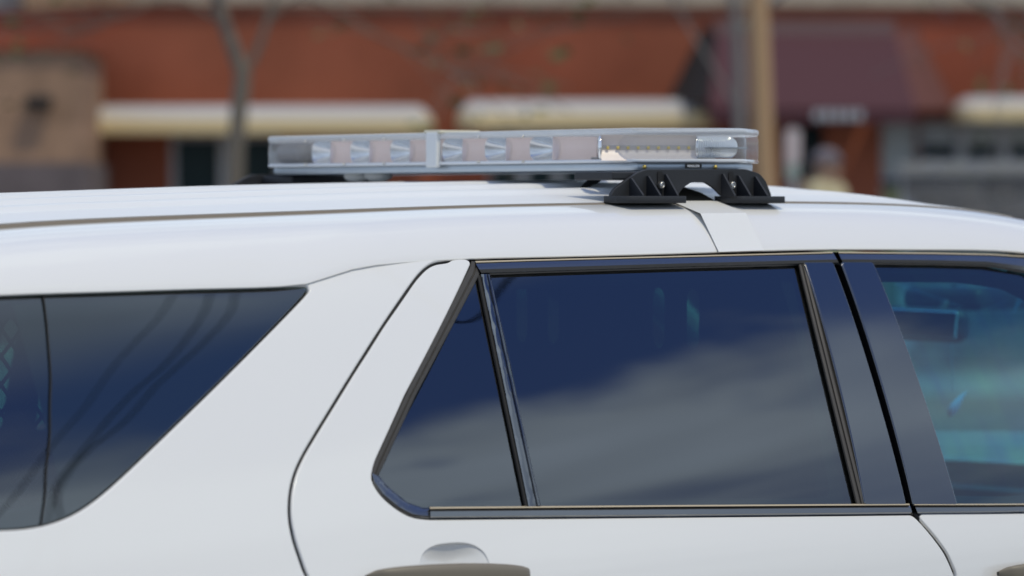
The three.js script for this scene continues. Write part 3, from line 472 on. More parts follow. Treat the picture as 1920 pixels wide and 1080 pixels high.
/* ------------------------------------------------------------------ light bar */
{
  const bar = part(car, 'light_bar', 'long clear light bar bolted across the roof on black feet');
  const yB = 1.7645, yT = 1.8375, half = [[-0.175, 0.535], [-0.055, 0.625], [-0.02, 0.637], [0.01, 0.63], [0.125, 0.55]];
  const plan = (ins, r = 0.014) => { let p = [...half, ...half.slice().reverse().map(([x, z]) => [x, -z])]; if (area(p) < 0) p.reverse(); p = roundPoly(p, r, true, 5); return grow(p, -ins); };
  const slab = (ins, y0, y1, bev = 0.002) => { const g = extrude(plan(ins + bev), y1 - y0 - 2 * bev, { bevelEnabled: true, bevelSize: bev, bevelThickness: bev, bevelSegments: 2 }); g.translate(0, 0, bev).rotateX(-Math.PI / 2).scale(1, 1, -1).translate(0, y0, 0); return g; };
  // ExtrudeGeometry made x, y(plan z), depth; after the turn: x, depth -> y, plan z
  const wall = (ins, rows_, sel) => { const P = dense(plan(ins), 0.012); const rows = rows_.map(([y, d]) => grow(P, -d).map(([x, z]) => V(x, y, z))); return { P, rows }; };
  const rail = mesh('base_rail', fixFlip(slab(0.012, yB - 0.002, yB + 0.012, 0.003)), M.alu, bar);
  mesh('lens_lip', fixFlip(slab(0.001, yB + 0.0122, yB + 0.0185, 0.002)), phy(lin(0.72, 0.74, 0.76), 0.25, { clearcoat: 1 }), bar);
  const lensM = phy(lin(0.95, 0.95, 0.95), 0.04, { transmission: 0.965, thickness: 0, ior: 1.5, bumpMap: noiseTex((u) => { const s = 0.5 + 0.5 * Math.sin(u * 2 * Math.PI * 32); return [s, s, s]; }, 512, 4), bumpScale: 0.0004 });
  const capM = phy(lin(0.92, 0.94, 0.95), 0.35, { transmission: 0.72, thickness: 0, clearcoat: 1, clearcoatRoughness: 0.05 });
  // lens wall
  { const P = dense(plan(0.002), 0.008); let L = 0; const pos = [], uv = [], idx = []; const ys = [[yB + 0.0186, 0], [yB + 0.035, -0.0006], [yB + 0.05, -0.0004], [yT - 0.0125, 0.001]]; const n = P.length;
    for (let i = 0; i <= n; i++) { const p = P[i % n], q = P[(i + 1) % n]; for (const [y, d] of ys) { const k = grow(P, -d)[i % n]; pos.push(k[0], y, k[1]); uv.push(L * 6.25, y); } L += Math.hypot(q[0] - p[0], q[1] - p[1]); }
    for (let i = 0; i < n; i++) for (let k = 0; k < 3; k++) { const a = i * 4 + k, b = a + 4; idx.push(a, b, a + 1, a + 1, b, b + 1); }
    const g = geom(pos, idx, null, uv); orientOut(g); mesh('lens', g, lensM, bar); }
  mesh('lens_top', fixFlip(slab(0.001, yT - 0.0125, yT, 0.0045)), capM, bar);
  // seam straps of the lens
  const seam = (px0, px1) => { const a = onX(px0, 285, -0.177), b = onX(px1, 285, -0.177), w = Math.abs(b.z - a.z); mesh('lens_strap', rbox(0.012, yT - yB - 0.006, w, 0.003, -0.1755, (yT + yB) / 2 + 0.004, (a.z + b.z) / 2), phy(lin(0.7, 0.71, 0.7), 0.3, { clearcoat: 0.6 }), bar); mesh('lens_clip', rbox(0.10, 0.006, w * 1.5, 0.003, -0.13, yT + 0.0015, (a.z + b.z) / 2), std(lin(0.62, 0.58, 0.45), 0.5), bar); };
  seam(801, 822);
  // reflectors facing backwards: deep rounded bowls behind the lens
  const bowl = (w, h, d) => { const rows = []; for (let i = 0; i <= 9; i++) { const q = i / 9, r = []; for (let k = 0; k < 36; k++) { const a = k / 36 * 2 * Math.PI, cz = Math.sign(Math.cos(a)) * Math.pow(Math.abs(Math.cos(a)), 0.6), cy = Math.sign(Math.sin(a)) * Math.pow(Math.abs(Math.sin(a)), 0.6); r.push(V(d * (1 - q * q), h / 2 * q * cy, w / 2 * q * cz)); } rows.push(r); } return loft(rows, { closeU: true }); };
  const spots = [[578, 650], [650, 725], [725, 800], [822, 902], [902, 986], [986, 1082]];
  const edge = std(lin(0.82, 0.66, 0.62), 0.4);
  for (const [a, b] of spots) {
    const p = onX(a + 4, 285, -0.165), q = onX(b - 2, 285, -0.165), w = Math.abs(q.z - p.z), zc = (p.z + q.z) / 2, yc = (yB + yT) / 2 + 0.003;
    mesh('reflector', bowl(w * 0.62, 0.046, 0.034).translate(-0.163, yc, zc - w * 0.17), M.chrome, bar);
    mesh('diode', rbox(0.004, 0.006, 0.006, 0.001, -0.132, yc, zc - w * 0.17), std(lin(0.75, 0.62, 0.25), 0.4), bar); mesh('module_plate', rbox(0.003, 0.044, w * 0.62, 0.001, 0, 0, 0).rotateZ(-0.3).rotateY(0.75).translate(-0.135, yc, zc + w * 0.22), edge, bar);
    for (const s of [-1, 1]) mesh('rivet', new THREE.SphereGeometry(0.0028, 10, 8).translate(-0.176, s > 0 ? yT - 0.011 : yB + 0.017, p.z - 0.002), M.steel, bar);
  }
  // circuit board, dark behind the far corner, and the spine that carries the modules
  mesh('circuit_board', rbox(0.18, 0.003, 1.0, 0.001, -0.03, yB + 0.022, 0), std(lin(0.35, 0.33, 0.32), 0.6), bar);
  { const c = onX(540, 290, -0.15); mesh('corner_module', rbox(0.05, 0.042, 0.09, 0.02, -0.13, (yB + yT) / 2 + 0.003, c.z), std(lin(0.22, 0.20, 0.19), 0.5), bar); }
  // corner strip of yellow diodes set across the near corner
  { const dir = V(0.12, 0, 0.09).normalize(), nrm = V(-dir.z, 0, dir.x), c = V(-0.168, (yB + yT) / 2 + 0.002, 0.515).addScaledVector(dir, 0.036).addScaledVector(nrm, -0.004); const turn = (g) => g.rotateY(-Math.atan2(dir.z, dir.x)).translate(c.x, c.y, c.z);
    mesh('diode_trough', turn((() => { const rows = []; for (let i = 0; i <= 10; i++) { const t = i / 10 * 2 - 1; rows.push([-0.085, 0.085].map((x) => V(x, 0.023 * t, -0.010 * (1 - t * t) + (t < 0 ? 0.010 * t * t : 0)))); } return loft(rows); })()), std(lin(0.88, 0.79, 0.74), 0.35), bar);
    for (let i = 0; i < 9; i++) mesh('diode', turn(rbox(0.005, 0.005, 0.003, 0.001, -0.072 + i * 0.018, 0, -0.006)), std(lin(0.72, 0.56, 0.16), 0.4), bar);
    mesh('diode_board', turn(rbox(0.168, 0.009, 0.002, 0.0008, 0, 0, -0.010)), std(lin(0.62, 0.57, 0.53), 0.5), bar);
    for (const s of [-1, 1]) mesh('trough_end', turn(at(new THREE.SphereGeometry(0.021, 16, 12).scale(0.22, 1, 0.7), s * 0.086, 0, -0.006)), M.chrome, bar);
  }
  // ribbed end optic
  { const P0 = V(-0.045, 0, 0.628), rows = []; for (let j = 0; j <= 12; j++) { const r = []; const v = j / 12; for (let i = 0; i <= 120; i++) { const t = i / 120, a = lerp(-1.25, 0.9, t), rad = 0.044 + 0.0022 * Math.sin(i * Math.PI / 2.5) - 0.010 * Math.pow(Math.abs(v - 0.5) * 2, 3); r.push(V(-0.026 + rad * Math.sin(a) * 1.15, lerp(yB + 0.021, yT - 0.015, v), 0.575 + rad * Math.cos(a) * 0.95)); } rows.push(r); } const g = loft(rows); mesh('end_optic', g, phy(lin(0.93, 0.95, 0.96), 0.15, { metalness: 0.25, clearcoat: 1, clearcoatRoughness: 0.04 }), bar);
    mesh('optic_divider', rbox(0.09, 0.0022, 0.03, 0.001, -0.02, (yB + yT) / 2 + 0.002, 0.606), std(lin(0.2, 0.23, 0.26), 0.4), bar); }
  // badge on the rail
  { const c = document.createElement('canvas'); c.width = 256; c.height = 64; const x = c.getContext('2d'); x.fillStyle = '#15181c'; x.fillRect(0, 0, 256, 64); x.fillStyle = '#f2f4f6'; x.font = 'bold 50px sans-serif'; x.textAlign = 'center'; x.textBaseline = 'middle'; x.fillText('WHELEN', 128, 34); const t = new THREE.CanvasTexture(c); t.colorSpace = THREE.SRGBColorSpace;
    const dir = V(0.12, 0, 0.09).normalize(), nrm = V(-dir.z, 0, dir.x), g = new RoundedBoxGeometry(0.030, 0.0085, 0.003, 2, 0.0012); const pl = new THREE.PlaneGeometry(0.027, 0.0075).translate(0, 0, 0.0018); const ang = Math.atan2(-nrm.x, -nrm.z);
    const pos = V(-0.175, yB + 0.006, 0.535).addScaledVector(dir, 0.105).addScaledVector(nrm, 0.010); const f = (q) => { q.rotateY(Math.atan2(nrm.x, nrm.z)); q.translate(pos.x, pos.y, pos.z); return q; };
    const b = mesh('badge', f(g), M.black, bar); mesh('badge_print', f(pl), std(lin(1, 1, 1), 0.5, { map: t }), bar);
    for (const d of [0.02, 0.146]) { const q = V(-0.175, yB + 0.004, 0.535).addScaledVector(dir, d).addScaledVector(nrm, -0.004); mesh('rail_screw', new THREE.SphereGeometry(0.004, 12, 8).translate(q.x, q.y, q.z), std(lin(0.55, 0.42, 0.12), 0.35, { metalness: 0.8 }), bar); } }
  // feet: a bridge with an arch, a flange below and triangular gussets
  const zf = 0.628, W = (px, py) => { const p = onZ(px, py, zf); return [p.x, p.y]; };
  const yBase = W(1300, 369)[1], foot = (mz) => {
    const T = (g) => (mz > 0 ? g : mirror(g).translate(0.09, 0, 0));
    const w = roundPoly([W(1146, 370), W(1152, 356), W(1176, 338), W(1196, 325), W(1212, 319), W(1398, 318), W(1424, 326), W(1436, 340), W(1447, 369), W(1358, 369), W(1341, 352), W(1324, 341), W(1296, 341), W(1280, 352), W(1268, 369)], 0.006);
    mesh('foot_bridge', T(extrude(w, 0.006, { bevelEnabled: true, bevelSize: 0.001, bevelThickness: 0.001, bevelSegments: 2 }).translate(0, 0, zf - 0.007)), M.plastic, bar);
    for (const [a, b] of [[1146, 1262], [1354, 1447]]) { const p = W(a, 369), q = W(b, 369); const g = extrude(roundPoly([[p[0] + 0.018, 0.034], [q[0], 0.034], [q[0], -0.02], [p[0], -0.02], [p[0], 0.014]], 0.005), 0.010, { bevelEnabled: true, bevelSize: 0.0012, bevelThickness: 0.0012, bevelSegments: 2 }); g.rotateX(-Math.PI / 2).scale(1, 1, -1); mesh('foot_flange', T(fixFlip(g.translate(0, yBase - 0.010, zf))), M.plastic, bar); }
    for (const [px, py] of [[1182, 334], [1214, 330], [1247, 327], [1354, 326], [1383, 329], [1415, 331]]) { const p = W(px, py); const g = extrude([[0, p[1] - yBase], [0.004, p[1] - yBase], [0.033, 0.003], [0.033, 0], [0, 0]], 0.0042); g.rotateY(-Math.PI / 2).translate(p[0] + 0.002, yBase, zf); mesh('gusset', T(g), M.plastic, bar); }
    for (const [px, py] of [[1237, 347], [1370, 347]]) { const p = W(px, py); const g = mergeGeometries([new THREE.CylinderGeometry(0.0062, 0.0068, 0.006, 20).rotateX(Math.PI / 2), new THREE.TorusGeometry(0.004, 0.0013, 8, 16).translate(0, 0, 0.003)]).translate(p[0], p[1], zf + 0.004); mesh('bolt', T(g), M.steel, bar);
      const s = extrude(roundPoly([[-0.006, 0], [0.006, 0], [0.006, 0.026], [-0.006, 0.026]], 0.005), 0.001); mesh('bolt_slot', T(s.translate(p[0], p[1] - 0.002, zf + 0.0005)), M.black, bar); }
    const c0 = W(mz > 0 ? 1156 : 1225, 322), c1 = W(1412, 322); mesh('saddle', T(rbox(c1[0] - c0[0], 0.014, 0.10, 0.003, (c0[0] + c1[0]) / 2, yB - 0.0125, zf - 0.06)), M.plastic, bar);
    // hook strap: dark sheet below the foot, white over the rail
    const S0 = W(1262, 372)[0], S1 = W(1352, 372)[0];
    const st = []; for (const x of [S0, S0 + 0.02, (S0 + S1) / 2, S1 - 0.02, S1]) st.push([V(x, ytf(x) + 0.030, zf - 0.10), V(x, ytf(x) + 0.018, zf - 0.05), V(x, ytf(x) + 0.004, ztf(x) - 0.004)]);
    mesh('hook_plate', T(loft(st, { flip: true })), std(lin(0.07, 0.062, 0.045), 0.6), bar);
    const hs = [], ia = xsR.findIndex((x) => x > -0.2); const band = (x, t) => { const yd = ydf(x), zd = Zs(x, yd) + ov(x), yt = ytf(x), zt = ztf(x); const [, gy] = grad(x, yd), L = Math.hypot(yt - yd, zd - zt), s = 1 / Math.hypot(1, gy), c1_ = [zd + gy * s * L * 0.45, yd + s * L * 0.45], c2_ = [zt + L * 0.38, yt - L * 0.06], u = 1 - t; return V(x, u * u * u * yd + 3 * u * u * t * c1_[1] + 3 * u * t * t * c2_[1] + t * t * t * yt, u * u * u * zd + 3 * u * u * t * c1_[0] + 3 * u * t * t * c2_[0] + t * t * t * zt); };
    const rows2 = []; for (let i = 0; i <= 6; i++) { const x0 = lerp(S0 + 0.004, S1, i / 6), A = band(x0, 1), K = band(x0, 0.5), B = band(x0, 0.0); A.y += 0.004; K.y += 0.007; K.z += 0.009; B.z += 0.004; B.y -= 0.001; rows2.push([A.clone().add(V(0, -0.006, -0.004)), A, A.clone().lerp(K, 0.5), K, K.clone().lerp(B, 0.5), B, B.clone().add(V(0, -0.001, -0.006))]); }
    mesh('hook_strap', T(loft(rows2, { flip: true, crease: 0.12 })), M.strapUp, bar);
  };
  foot(1); foot(-1);
  // cable from the bar into the roof and a pale sensor pod under the far half
  const wa = onZ(1124, 320, 0.33), wb = onZ(1112, 347, 0.33);
  mesh('cable', tube([V(wa.x, yB, wa.z), V(wa.x - 0.002, lerp(wa.y, wb.y, 0.5), wa.z), V(wb.x - 0.008, wb.y + 0.004, wb.z), V(wb.x - 0.03, wb.y - 0.012, wb.z)], 0.007, 24, 8), M.black, bar);
  const pp = onX(690, 331, -0.12); for (const s of [-1, 1]) mesh('speaker_pod', at(new THREE.SphereGeometry(0.035, 24, 16).scale(0.7, 0.35, 0.9), pp.x, yB - 0.006, pp.z + s * 0.032), std(lin(0.55, 0.54, 0.50), 0.6), bar);
}
function fixFlip(g) { // extruded then mirrored geometry: turn the faces and recompute the normals
  const n = g.index ? g.toNonIndexed() : g, p = n.attributes.position.array; for (let i = 0; i < p.length; i += 9) for (let c = 0; c < 3; c++) { const t = p[i + c]; p[i + c] = p[i + 3 + c]; p[i + 3 + c] = t; }
  n.deleteAttribute('uv'); n.computeVertexNormals(); return toCreasedNormals(n, 0.6);
}
function orientOut(g) { const p = g.attributes.position, n = g.attributes.normal; let s = 0; for (let i = 0; i < p.count; i++) s += p.getX(i) * n.getX(i) + p.getZ(i) * n.getZ(i); if (s < 0) { const a = g.index.array; for (let i = 0; i < a.length; i += 3) { const t = a[i]; a[i] = a[i + 1]; a[i + 1] = t; } g.computeVertexNormals(); } }

/* ------------------------------------------------------------------ the street behind */
const PLACE = (px, D, y = 0) => bgp(px, HORIZON, D).setY(y).toArray();
const BASE = 0.40;                                               // the forecourt lies a step above the road
const conc = noiseTex((u, v) => { const n = 0.72 + 0.35 * fbm(u * 8, v * 8, 4.4, 4); return [n, n * 0.985, n * 0.96]; }, 256, 256); conc.repeat.set(0.5, 0.5);
{ const g = box(90, BASE, 60, 0, BASE / 2, -30), o = struct('forecourt', g, std(lin(0.30, 0.29, 0.27), 0.95, { map: conc })); o.position.fromArray(PLACE(960, 25)); o.rotation.y = -TH;
  const k = struct('kerb', box(90, 0.14, 0.3, 0, 0.07, 0), std(lin(0.36, 0.35, 0.33), 0.95, { map: conc })); k.position.fromArray(PLACE(960, 24.4)); k.rotation.y = -TH; }

const brickTex = noiseTex((u, v) => { const n = 0.78 + 0.5 * fbm(u * 6, v * 6, 2.2, 5) + 0.15 * (rnd() - 0.5), h = fbm(u * 3 + 5, v * 3, 7.7, 3); return [Math.min(1, n), Math.min(1, n * (0.86 - h * 0.25)), Math.min(1, n * (0.82 - h * 0.25))]; }, 512, 512); brickTex.repeat.set(0.12, 0.12);
const B = {
  brick: phy(lin(0.39, 0.14, 0.084), 0.9, { map: brickTex, specularIntensity: 0.25 }), stucco: std(lin(0.47, 0.295, 0.195), 0.95, { map: conc }), dado: std(lin(0.20, 0.165, 0.17), 0.95, { map: conc }),
  coping: std(lin(0.24, 0.10, 0.075), 0.9), awnTop: std(lin(0.46, 0.45, 0.45), 0.8), awnFront: std(lin(0.76, 0.60, 0.33), 0.8), maroon: std(lin(0.075, 0.024, 0.032), 0.85), maroonBand: std(lin(0.19, 0.115, 0.11), 0.8), shadedCloth: std(lin(0.02, 0.016, 0.015), 0.9),
  white: std(lin(0.75, 0.75, 0.78), 0.7), pane: phy(lin(0.012, 0.03, 0.032), 0.25, { specularIntensity: 0.35 }), frame: std(lin(0.46, 0.48, 0.50), 0.5), teal: std(lin(0.48, 0.54, 0.54), 0.7), blind: std(lin(0.50, 0.54, 0.54), 0.8), cream: std(lin(0.62, 0.53, 0.41), 0.9, { map: conc }), tan: std(lin(0.52, 0.33, 0.20), 0.9, { map: conc }), greyWall: std(lin(0.50, 0.49, 0.47), 0.9, { map: conc }),
  bark: std(lin(0.17, 0.145, 0.115), 0.95), barkGrey: std(lin(0.20, 0.19, 0.18), 0.95), wood: std(lin(0.45, 0.29, 0.16), 0.9), block: [0.20, 0.23, 0.18].map((v) => std(lin(v, v * 1.0, v * 1.03), 0.95, { map: conc })), mortar: std(lin(0.42, 0.42, 0.42), 0.95),
};
const uvXY = (g) => { const p = g.attributes.position, u = g.attributes.uv; for (let i = 0; i < p.count; i++) u.setXY(i, p.getX(i), p.getY(i)); return g; };
const D0 = 33, bx = (px, D = D0) => (px - 960) / F * D, by = (py, D = D0) => EYE.y + (HORIZON - py) / F * D - BASE;
const bld = group('brick_storefront', 'low red brick storefront with cream awnings and a maroon entrance awning', 'building', PLACE(960, D0, BASE), -TH);
{
  const rect = (a, b, t, l) => [[bx(a), by(t)], [bx(b), by(t)], [bx(b), l], [bx(a), l]];
  const wins = [[318, 528, 252, 0.5], [915, 1112, 244, 0.5], [1722, 2300, 226, by(306)]], doors = [[1486, 1546, 232, 0.02]];
  const out = [[bx(-700), -0.02], [bx(2700), -0.02], [bx(2700), by(24)], [bx(1900), by(21)], [bx(600), by(17)], [bx(228), by(13)], [bx(0), by(30)], [bx(-700), by(60)]];
  mesh('wall', uvXY(extrude(out, 0.3, { holes: [...wins, ...doors, [1652, 1720, 228, 0.02]].map((w) => rect(w[0], w[1], w[2], w[3])) }).translate(0, 0, -0.3)), B.brick, bld);
  mesh('rear_wall', box(bx(2700) - bx(-700), by(30), 0.2, (bx(2700) + bx(-700)) / 2, by(30) / 2, -8), B.brick, bld);
  mesh('roof_deck', box(bx(2700) - bx(-700), 0.2, 7.8, (bx(2700) + bx(-700)) / 2, by(60), -4.2), B.greyWall, bld);
  for (const [a, b] of [[[228, 12], [2700, 22]], [[-700, 59], [228, 12]]]) { const x0 = bx(a[0]), y0 = by(a[1]), x1 = bx(b[0]), y1 = by(b[1]), L = Math.hypot(x1 - x0, y1 - y0), g = box(L, 0.02, 0.42); g.rotateZ(Math.atan2(y1 - y0, x1 - x0)).translate((x0 + x1) / 2, (y0 + y1) / 2 + 0.02, -0.15); mesh('coping', g, B.coping, bld); }
  const windowIn = (x0, x1, y0, y1, n, blind = 0, fw = 0.09) => {
    const w = part(bld, 'window'), cw = (x1 - x0) / n, fr = [];
    for (let i = 0; i <= n; i++) fr.push(box(i % n ? fw : fw * 0.8, y1 - y0, 0.1, lerp(x0, x1, i / n), (y0 + y1) / 2, -0.16));
    for (const y of [y0, y1]) fr.push(box(x1 - x0, 0.08, 0.096, (x0 + x1) / 2, y, -0.16)); mesh('frame', mergeGeometries(fr), B.frame, w);
    for (let i = 0; i < n; i++) { mesh('pane', box(cw - 0.09, y1 - y0 - 0.08, 0.02, x0 + cw * (i + 0.5), (y0 + y1) / 2, -0.2), B.pane, w); if (blind) mesh('blind', box(cw - 0.10, blind, 0.02, x0 + cw * (i + 0.5), y1 - 0.05 - blind / 2, -0.175), B.blind, w); }
  };
  windowIn(bx(318), bx(528), 0.5, by(252), 2, 0, 0.13); windowIn(bx(915), bx(1112), 0.5, by(244), 3); windowIn(bx(1722), bx(2300), by(306), by(226), 7, 0.17);
  mesh('door', box(bx(1546) - bx(1486), by(232), 0.05, bx(1516), by(232) / 2, -0.25), B.pane, bld);
  mesh('pale_door', box(bx(1720) - bx(1652), by(228), 0.06, bx(1686), by(228) / 2, -0.12), B.teal, bld);
  mesh('sill', box(bx(2300) - bx(1722), 0.10, 0.12, bx(2011), by(311), 0.04), B.frame, bld);
  const awning = (a, b, t, m, l) => {
    const w = part(bld, 'awning', 'cream awning with a pale sloping top'), x0 = bx(a), x1 = bx(b), r = 0.10, p = 0.55;
    const pl = (e) => roundPoly([[x0 + e, 0], [x0 + e, p - e], [x1 - e, p - e], [x1 - e, 0]], [0, 0.2, 0.2, 0], true, 6);
    const rowsT = [[t, 0.10], [lerp(t, m, 0.5), 0.04], [m, 0]].map(([y, e]) => pl(e).map(([x, z]) => V(x, by(y), z * (1 - e * 1.2)))); mesh('awning_top', loft(rowsT, { closeU: false }), B.awnTop, w);
    const rowsF = [[m, 0], [lerp(m, l, 0.5), -0.012], [l, 0.0]].map(([y, e]) => pl(e).map(([x, z]) => V(x, by(y), z))); mesh('valance', loft(rowsF), B.awnFront, w);
    mesh('soffit', box(x1 - x0 - 0.1, 0.02, p - 0.06, (x0 + x1) / 2, by(l) + 0.03, p / 2 - 0.02), B.awnFront, w);
  };
  awning(168, 812, 201, 224, 253); awning(860, 1336, 191, 214, 243); awning(1783, 2500, 184, 204, 230);
  const e = part(bld, 'entrance_awning', 'large maroon hipped awning with pale lettering over the entrance');
  const q = (a) => geom(a.flat(), [0, 1, 2, 0, 2, 3], null, [0, 0, 1, 0, 1, 1, 0, 1]);
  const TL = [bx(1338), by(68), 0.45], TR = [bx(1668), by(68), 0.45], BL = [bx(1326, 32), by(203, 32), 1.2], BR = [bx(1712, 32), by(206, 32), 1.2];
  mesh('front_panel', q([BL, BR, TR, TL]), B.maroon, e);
  mesh('side_panel', q([[bx(1250), by(190), 0.02], [bx(1326, 32), by(192, 32), 1.2], TL, [bx(1318), by(50), 0.02]]), B.shadedCloth, e).userData.label = 'left side panel of the awning with its shade painted in as black';  // shade side of the maroon awning, its darkness put into the colour
  mesh('side_panel', q([BR, [bx(1790), by(206), 0.02], [bx(1715), by(50), 0.02], TR]), std(lin(0.13, 0.048, 0.04), 0.9), e).userData.label = 'right side panel of the awning with its sunlight painted in as brown';  // sunny side of the same awning, its lighter tone put into the colour
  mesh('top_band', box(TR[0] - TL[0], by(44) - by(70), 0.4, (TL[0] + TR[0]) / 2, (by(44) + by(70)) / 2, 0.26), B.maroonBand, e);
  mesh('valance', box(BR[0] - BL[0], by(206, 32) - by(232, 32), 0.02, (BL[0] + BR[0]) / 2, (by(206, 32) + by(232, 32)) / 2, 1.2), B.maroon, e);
  for (let i = 0; i < 5; i++) mesh('letter', box(0.062, 0.085, 0.012, bx(1529 + i * 19, 32), by(217, 32), 1.218), B.frame, e);
}
{ // rendered wing in front of the brick wall
  const D = 31, w = group('stucco_wing', 'tan rendered side wing with a dark wall lamp', 'building', PLACE(960, D, BASE), -TH);
  const X = (px) => bx(px, D), Y = (py) => by(py, D), g = (x0, x1, y0, y1, z0, z1) => uvXY(box(x1 - x0, y1 - y0, z1 - z0, (x0 + x1) / 2, (y0 + y1) / 2, (z0 + z1) / 2));
  mesh('wall', g(X(-700), X(150), Y(305), Y(95), -1.75, 0), B.stucco, w); mesh('dado', g(X(-700), X(157) + 0.02, -0.01, Y(305), -1.75, 0.03), B.dado, w); mesh('coping', g(X(-700), X(160) + 0.02, Y(95), Y(95) + 0.05, -1.78, 0.05), B.brick, w);
  const l = part(w, 'wall_lamp', 'dark box-shaped wall lamp'); mesh('housing', at(new RoundedBoxGeometry(0.22, 0.10, 0.12, 2, 0.02), X(75), Y(192), 0.07), M.black, l);
}
{ // taller buildings far behind the parapet
  const far = (name, label, a, b, D, top, m, n) => {
    const o = group(name, label, 'building', PLACE((a + b) / 2, D, 0), -TH), W = (b - a) / F * D; mesh('wall', uvXY(box(W, top, 6, 0, top / 2, -3)), m, o); mesh('parapet', box(W + 0.2, 0.3, 6.2, 0, top + 0.15, -3), B.coping, o);
    for (let i = 0; i < n; i++) for (const y of [3.0]) { const w = part(o, 'window'); mesh('frame', box(1.3, 1.6, 0.1, (i + 0.5 - n / 2) * W / n, y, 0.0), B.frame, w); mesh('pane', box(1.1, 1.4, 0.06, (i + 0.5 - n / 2) * W / n, y, 0.06), B.pane, w); }
  };
  far('cream_building', 'wide cream building rising behind the brick storefront', 195, 2900, 62, 6.6, B.cream, 8);
  far('tan_building', 'orange-tan building beside the wide cream one', 45, 192, 60, 6.3, B.tan, 1);
  far('grey_building', 'pale grey building behind the rendered wing', -900, 40, 61, 6.45, B.greyWall, 4);
}
{ // block wall by the right windows
  const D = 28, w = group('block_wall', 'grey concrete block wall with a pale coping', 'wall', PLACE(960, D, BASE), -TH), X = (px) => bx(px, D), Y = (py) => by(py, D);
  const x0 = X(1692), x1 = X(2400), yt = Y(331), bw = 0.31, bh = 0.165;
  mesh('core', box(x1 - x0, yt + 0.01, 0.18, (x0 + x1) / 2, (yt - 0.01) / 2, -0.1), B.mortar, w);
  mesh('coping', at(new RoundedBoxGeometry(x1 - x0 + 0.06, Y(307) - yt, 0.28, 2, 0.015), (x0 + x1) / 2, (Y(307) + yt) / 2, -0.09), std(lin(0.40, 0.41, 0.42), 0.9, { map: conc }), w);
  const bg = new RoundedBoxGeometry(bw - 0.022, bh - 0.02, 0.04, 1, 0.006); for (let r = 0; r * bh < yt - 0.1; r++) for (let i = 0; (i + 1) * bw < x1 - x0; i++) { const b = mesh('block', bg, B.block[(i * 7 + r * 5) % 3], w); b.position.set(x0 + (i + (r % 2 ? 0.75 : 0.5)) * bw, yt - (r + 0.5) * bh, 0.0); }
}
// trees: trunk, limbs and bare spring twigs with a few small leaves
const leafM = phy(lin(0.10, 0.12, 0.045), 0.8, { side: THREE.DoubleSide });
function tree(name, label, D, paths, bark, twigs, leaves, grp) {
  const root = PLACE(paths[0].p[0][0], D, paths[0].y0 ?? BASE), o = group(name, label, 'tree', root, 0, grp), g = [], tips = [];
  const O = V(...root), pt = ([px, py, dz = 0]) => bgp(px, py, D + dz).sub(O);
  for (const q of paths) { const P = q.p.map(pt); if (q === paths[0]) P[0].y = 0; const c = new THREE.CatmullRomCurve3(P, false, 'centripetal'), n = 24, rows = [], fr = c.computeFrenetFrames(n, false);
    for (let i = 0; i <= n; i++) { const r = lerp(q.r[0], q.r[1], i / n), b = c.getPointAt(i / n); rows.push(Array.from({ length: 9 }, (_, k) => { const a = k / 9 * 2 * Math.PI; return b.clone().addScaledVector(fr.normals[i], r * Math.cos(a) * (1 + 0.08 * Math.sin(k * 5 + i))).addScaledVector(fr.binormals[i], r * Math.sin(a)); })); if (i > n * 0.45 && q.tw !== 0) tips.push([b, c.getTangentAt(i / n), r]); }
    g.push(loft(rows, { closeU: true })); }
  mesh('trunk', mergeGeometries(g), bark, o);
  const tw = [], lf = []; for (let i = 0; i < twigs; i++) { const [b, t, r] = tips[Math.floor(rnd() * tips.length)]; const d = t.clone().multiplyScalar(0.7).add(V(rnd() - 0.5, rnd() * 0.9 - 0.25, rnd() - 0.5).multiplyScalar(1.5)).normalize(), L = 0.5 + rnd() * 1.1, P = [b, b.clone().addScaledVector(d, L * 0.5).add(V(0, 0.05, 0)), b.clone().addScaledVector(d, L).add(V(0, -0.04, 0))];
    tw.push(new THREE.TubeGeometry(new THREE.CatmullRomCurve3(P), 6, Math.min(r * 0.5, 0.010), 4)); for (let k = 0; k < leaves; k++) { const s = 0.04 + rnd() * 0.05, f = new THREE.PlaneGeometry(s, s * 0.6); f.rotateX(rnd() * 6).rotateY(rnd() * 6); const m = P[1].clone().lerp(P[2], rnd()); lf.push(f.translate(m.x + (rnd() - 0.5) * 0.3, m.y + (rnd() - 0.5) * 0.3, m.z + (rnd() - 0.5) * 0.3)); } }
  if (tw.length) mesh('twigs', mergeGeometries(tw), bark, o).userData.kind = 'stuff'; if (lf.length) mesh('crown', mergeGeometries(lf), leafM, o).userData.kind = 'stuff';
}
tree('street_tree', 'slender forked street tree before the longest awning', 24, [{ p: [[441, 470], [440, 350], [445, 250], [451, 185], [456, 140]], r: [0.07, 0.055], tw: 0 }, { p: [[456, 145], [440, 95], [421, 45], [408, -10], [400, -90], [380, -260]], r: [0.05, 0.02] }, { p: [[456, 145], [478, 105], [497, 55], [512, 5], [540, -80], [600, -250]], r: [0.026, 0.010] }, { p: [[500, 45], [560, -5], [640, 25], [700, 62], [790, 105], [875, 152, -1]], r: [0.012, 0.007] }, { p: [[421, 45], [330, 0], [230, 30], [120, 70]], r: [0.012, 0.006] }], B.bark, 90, 4);
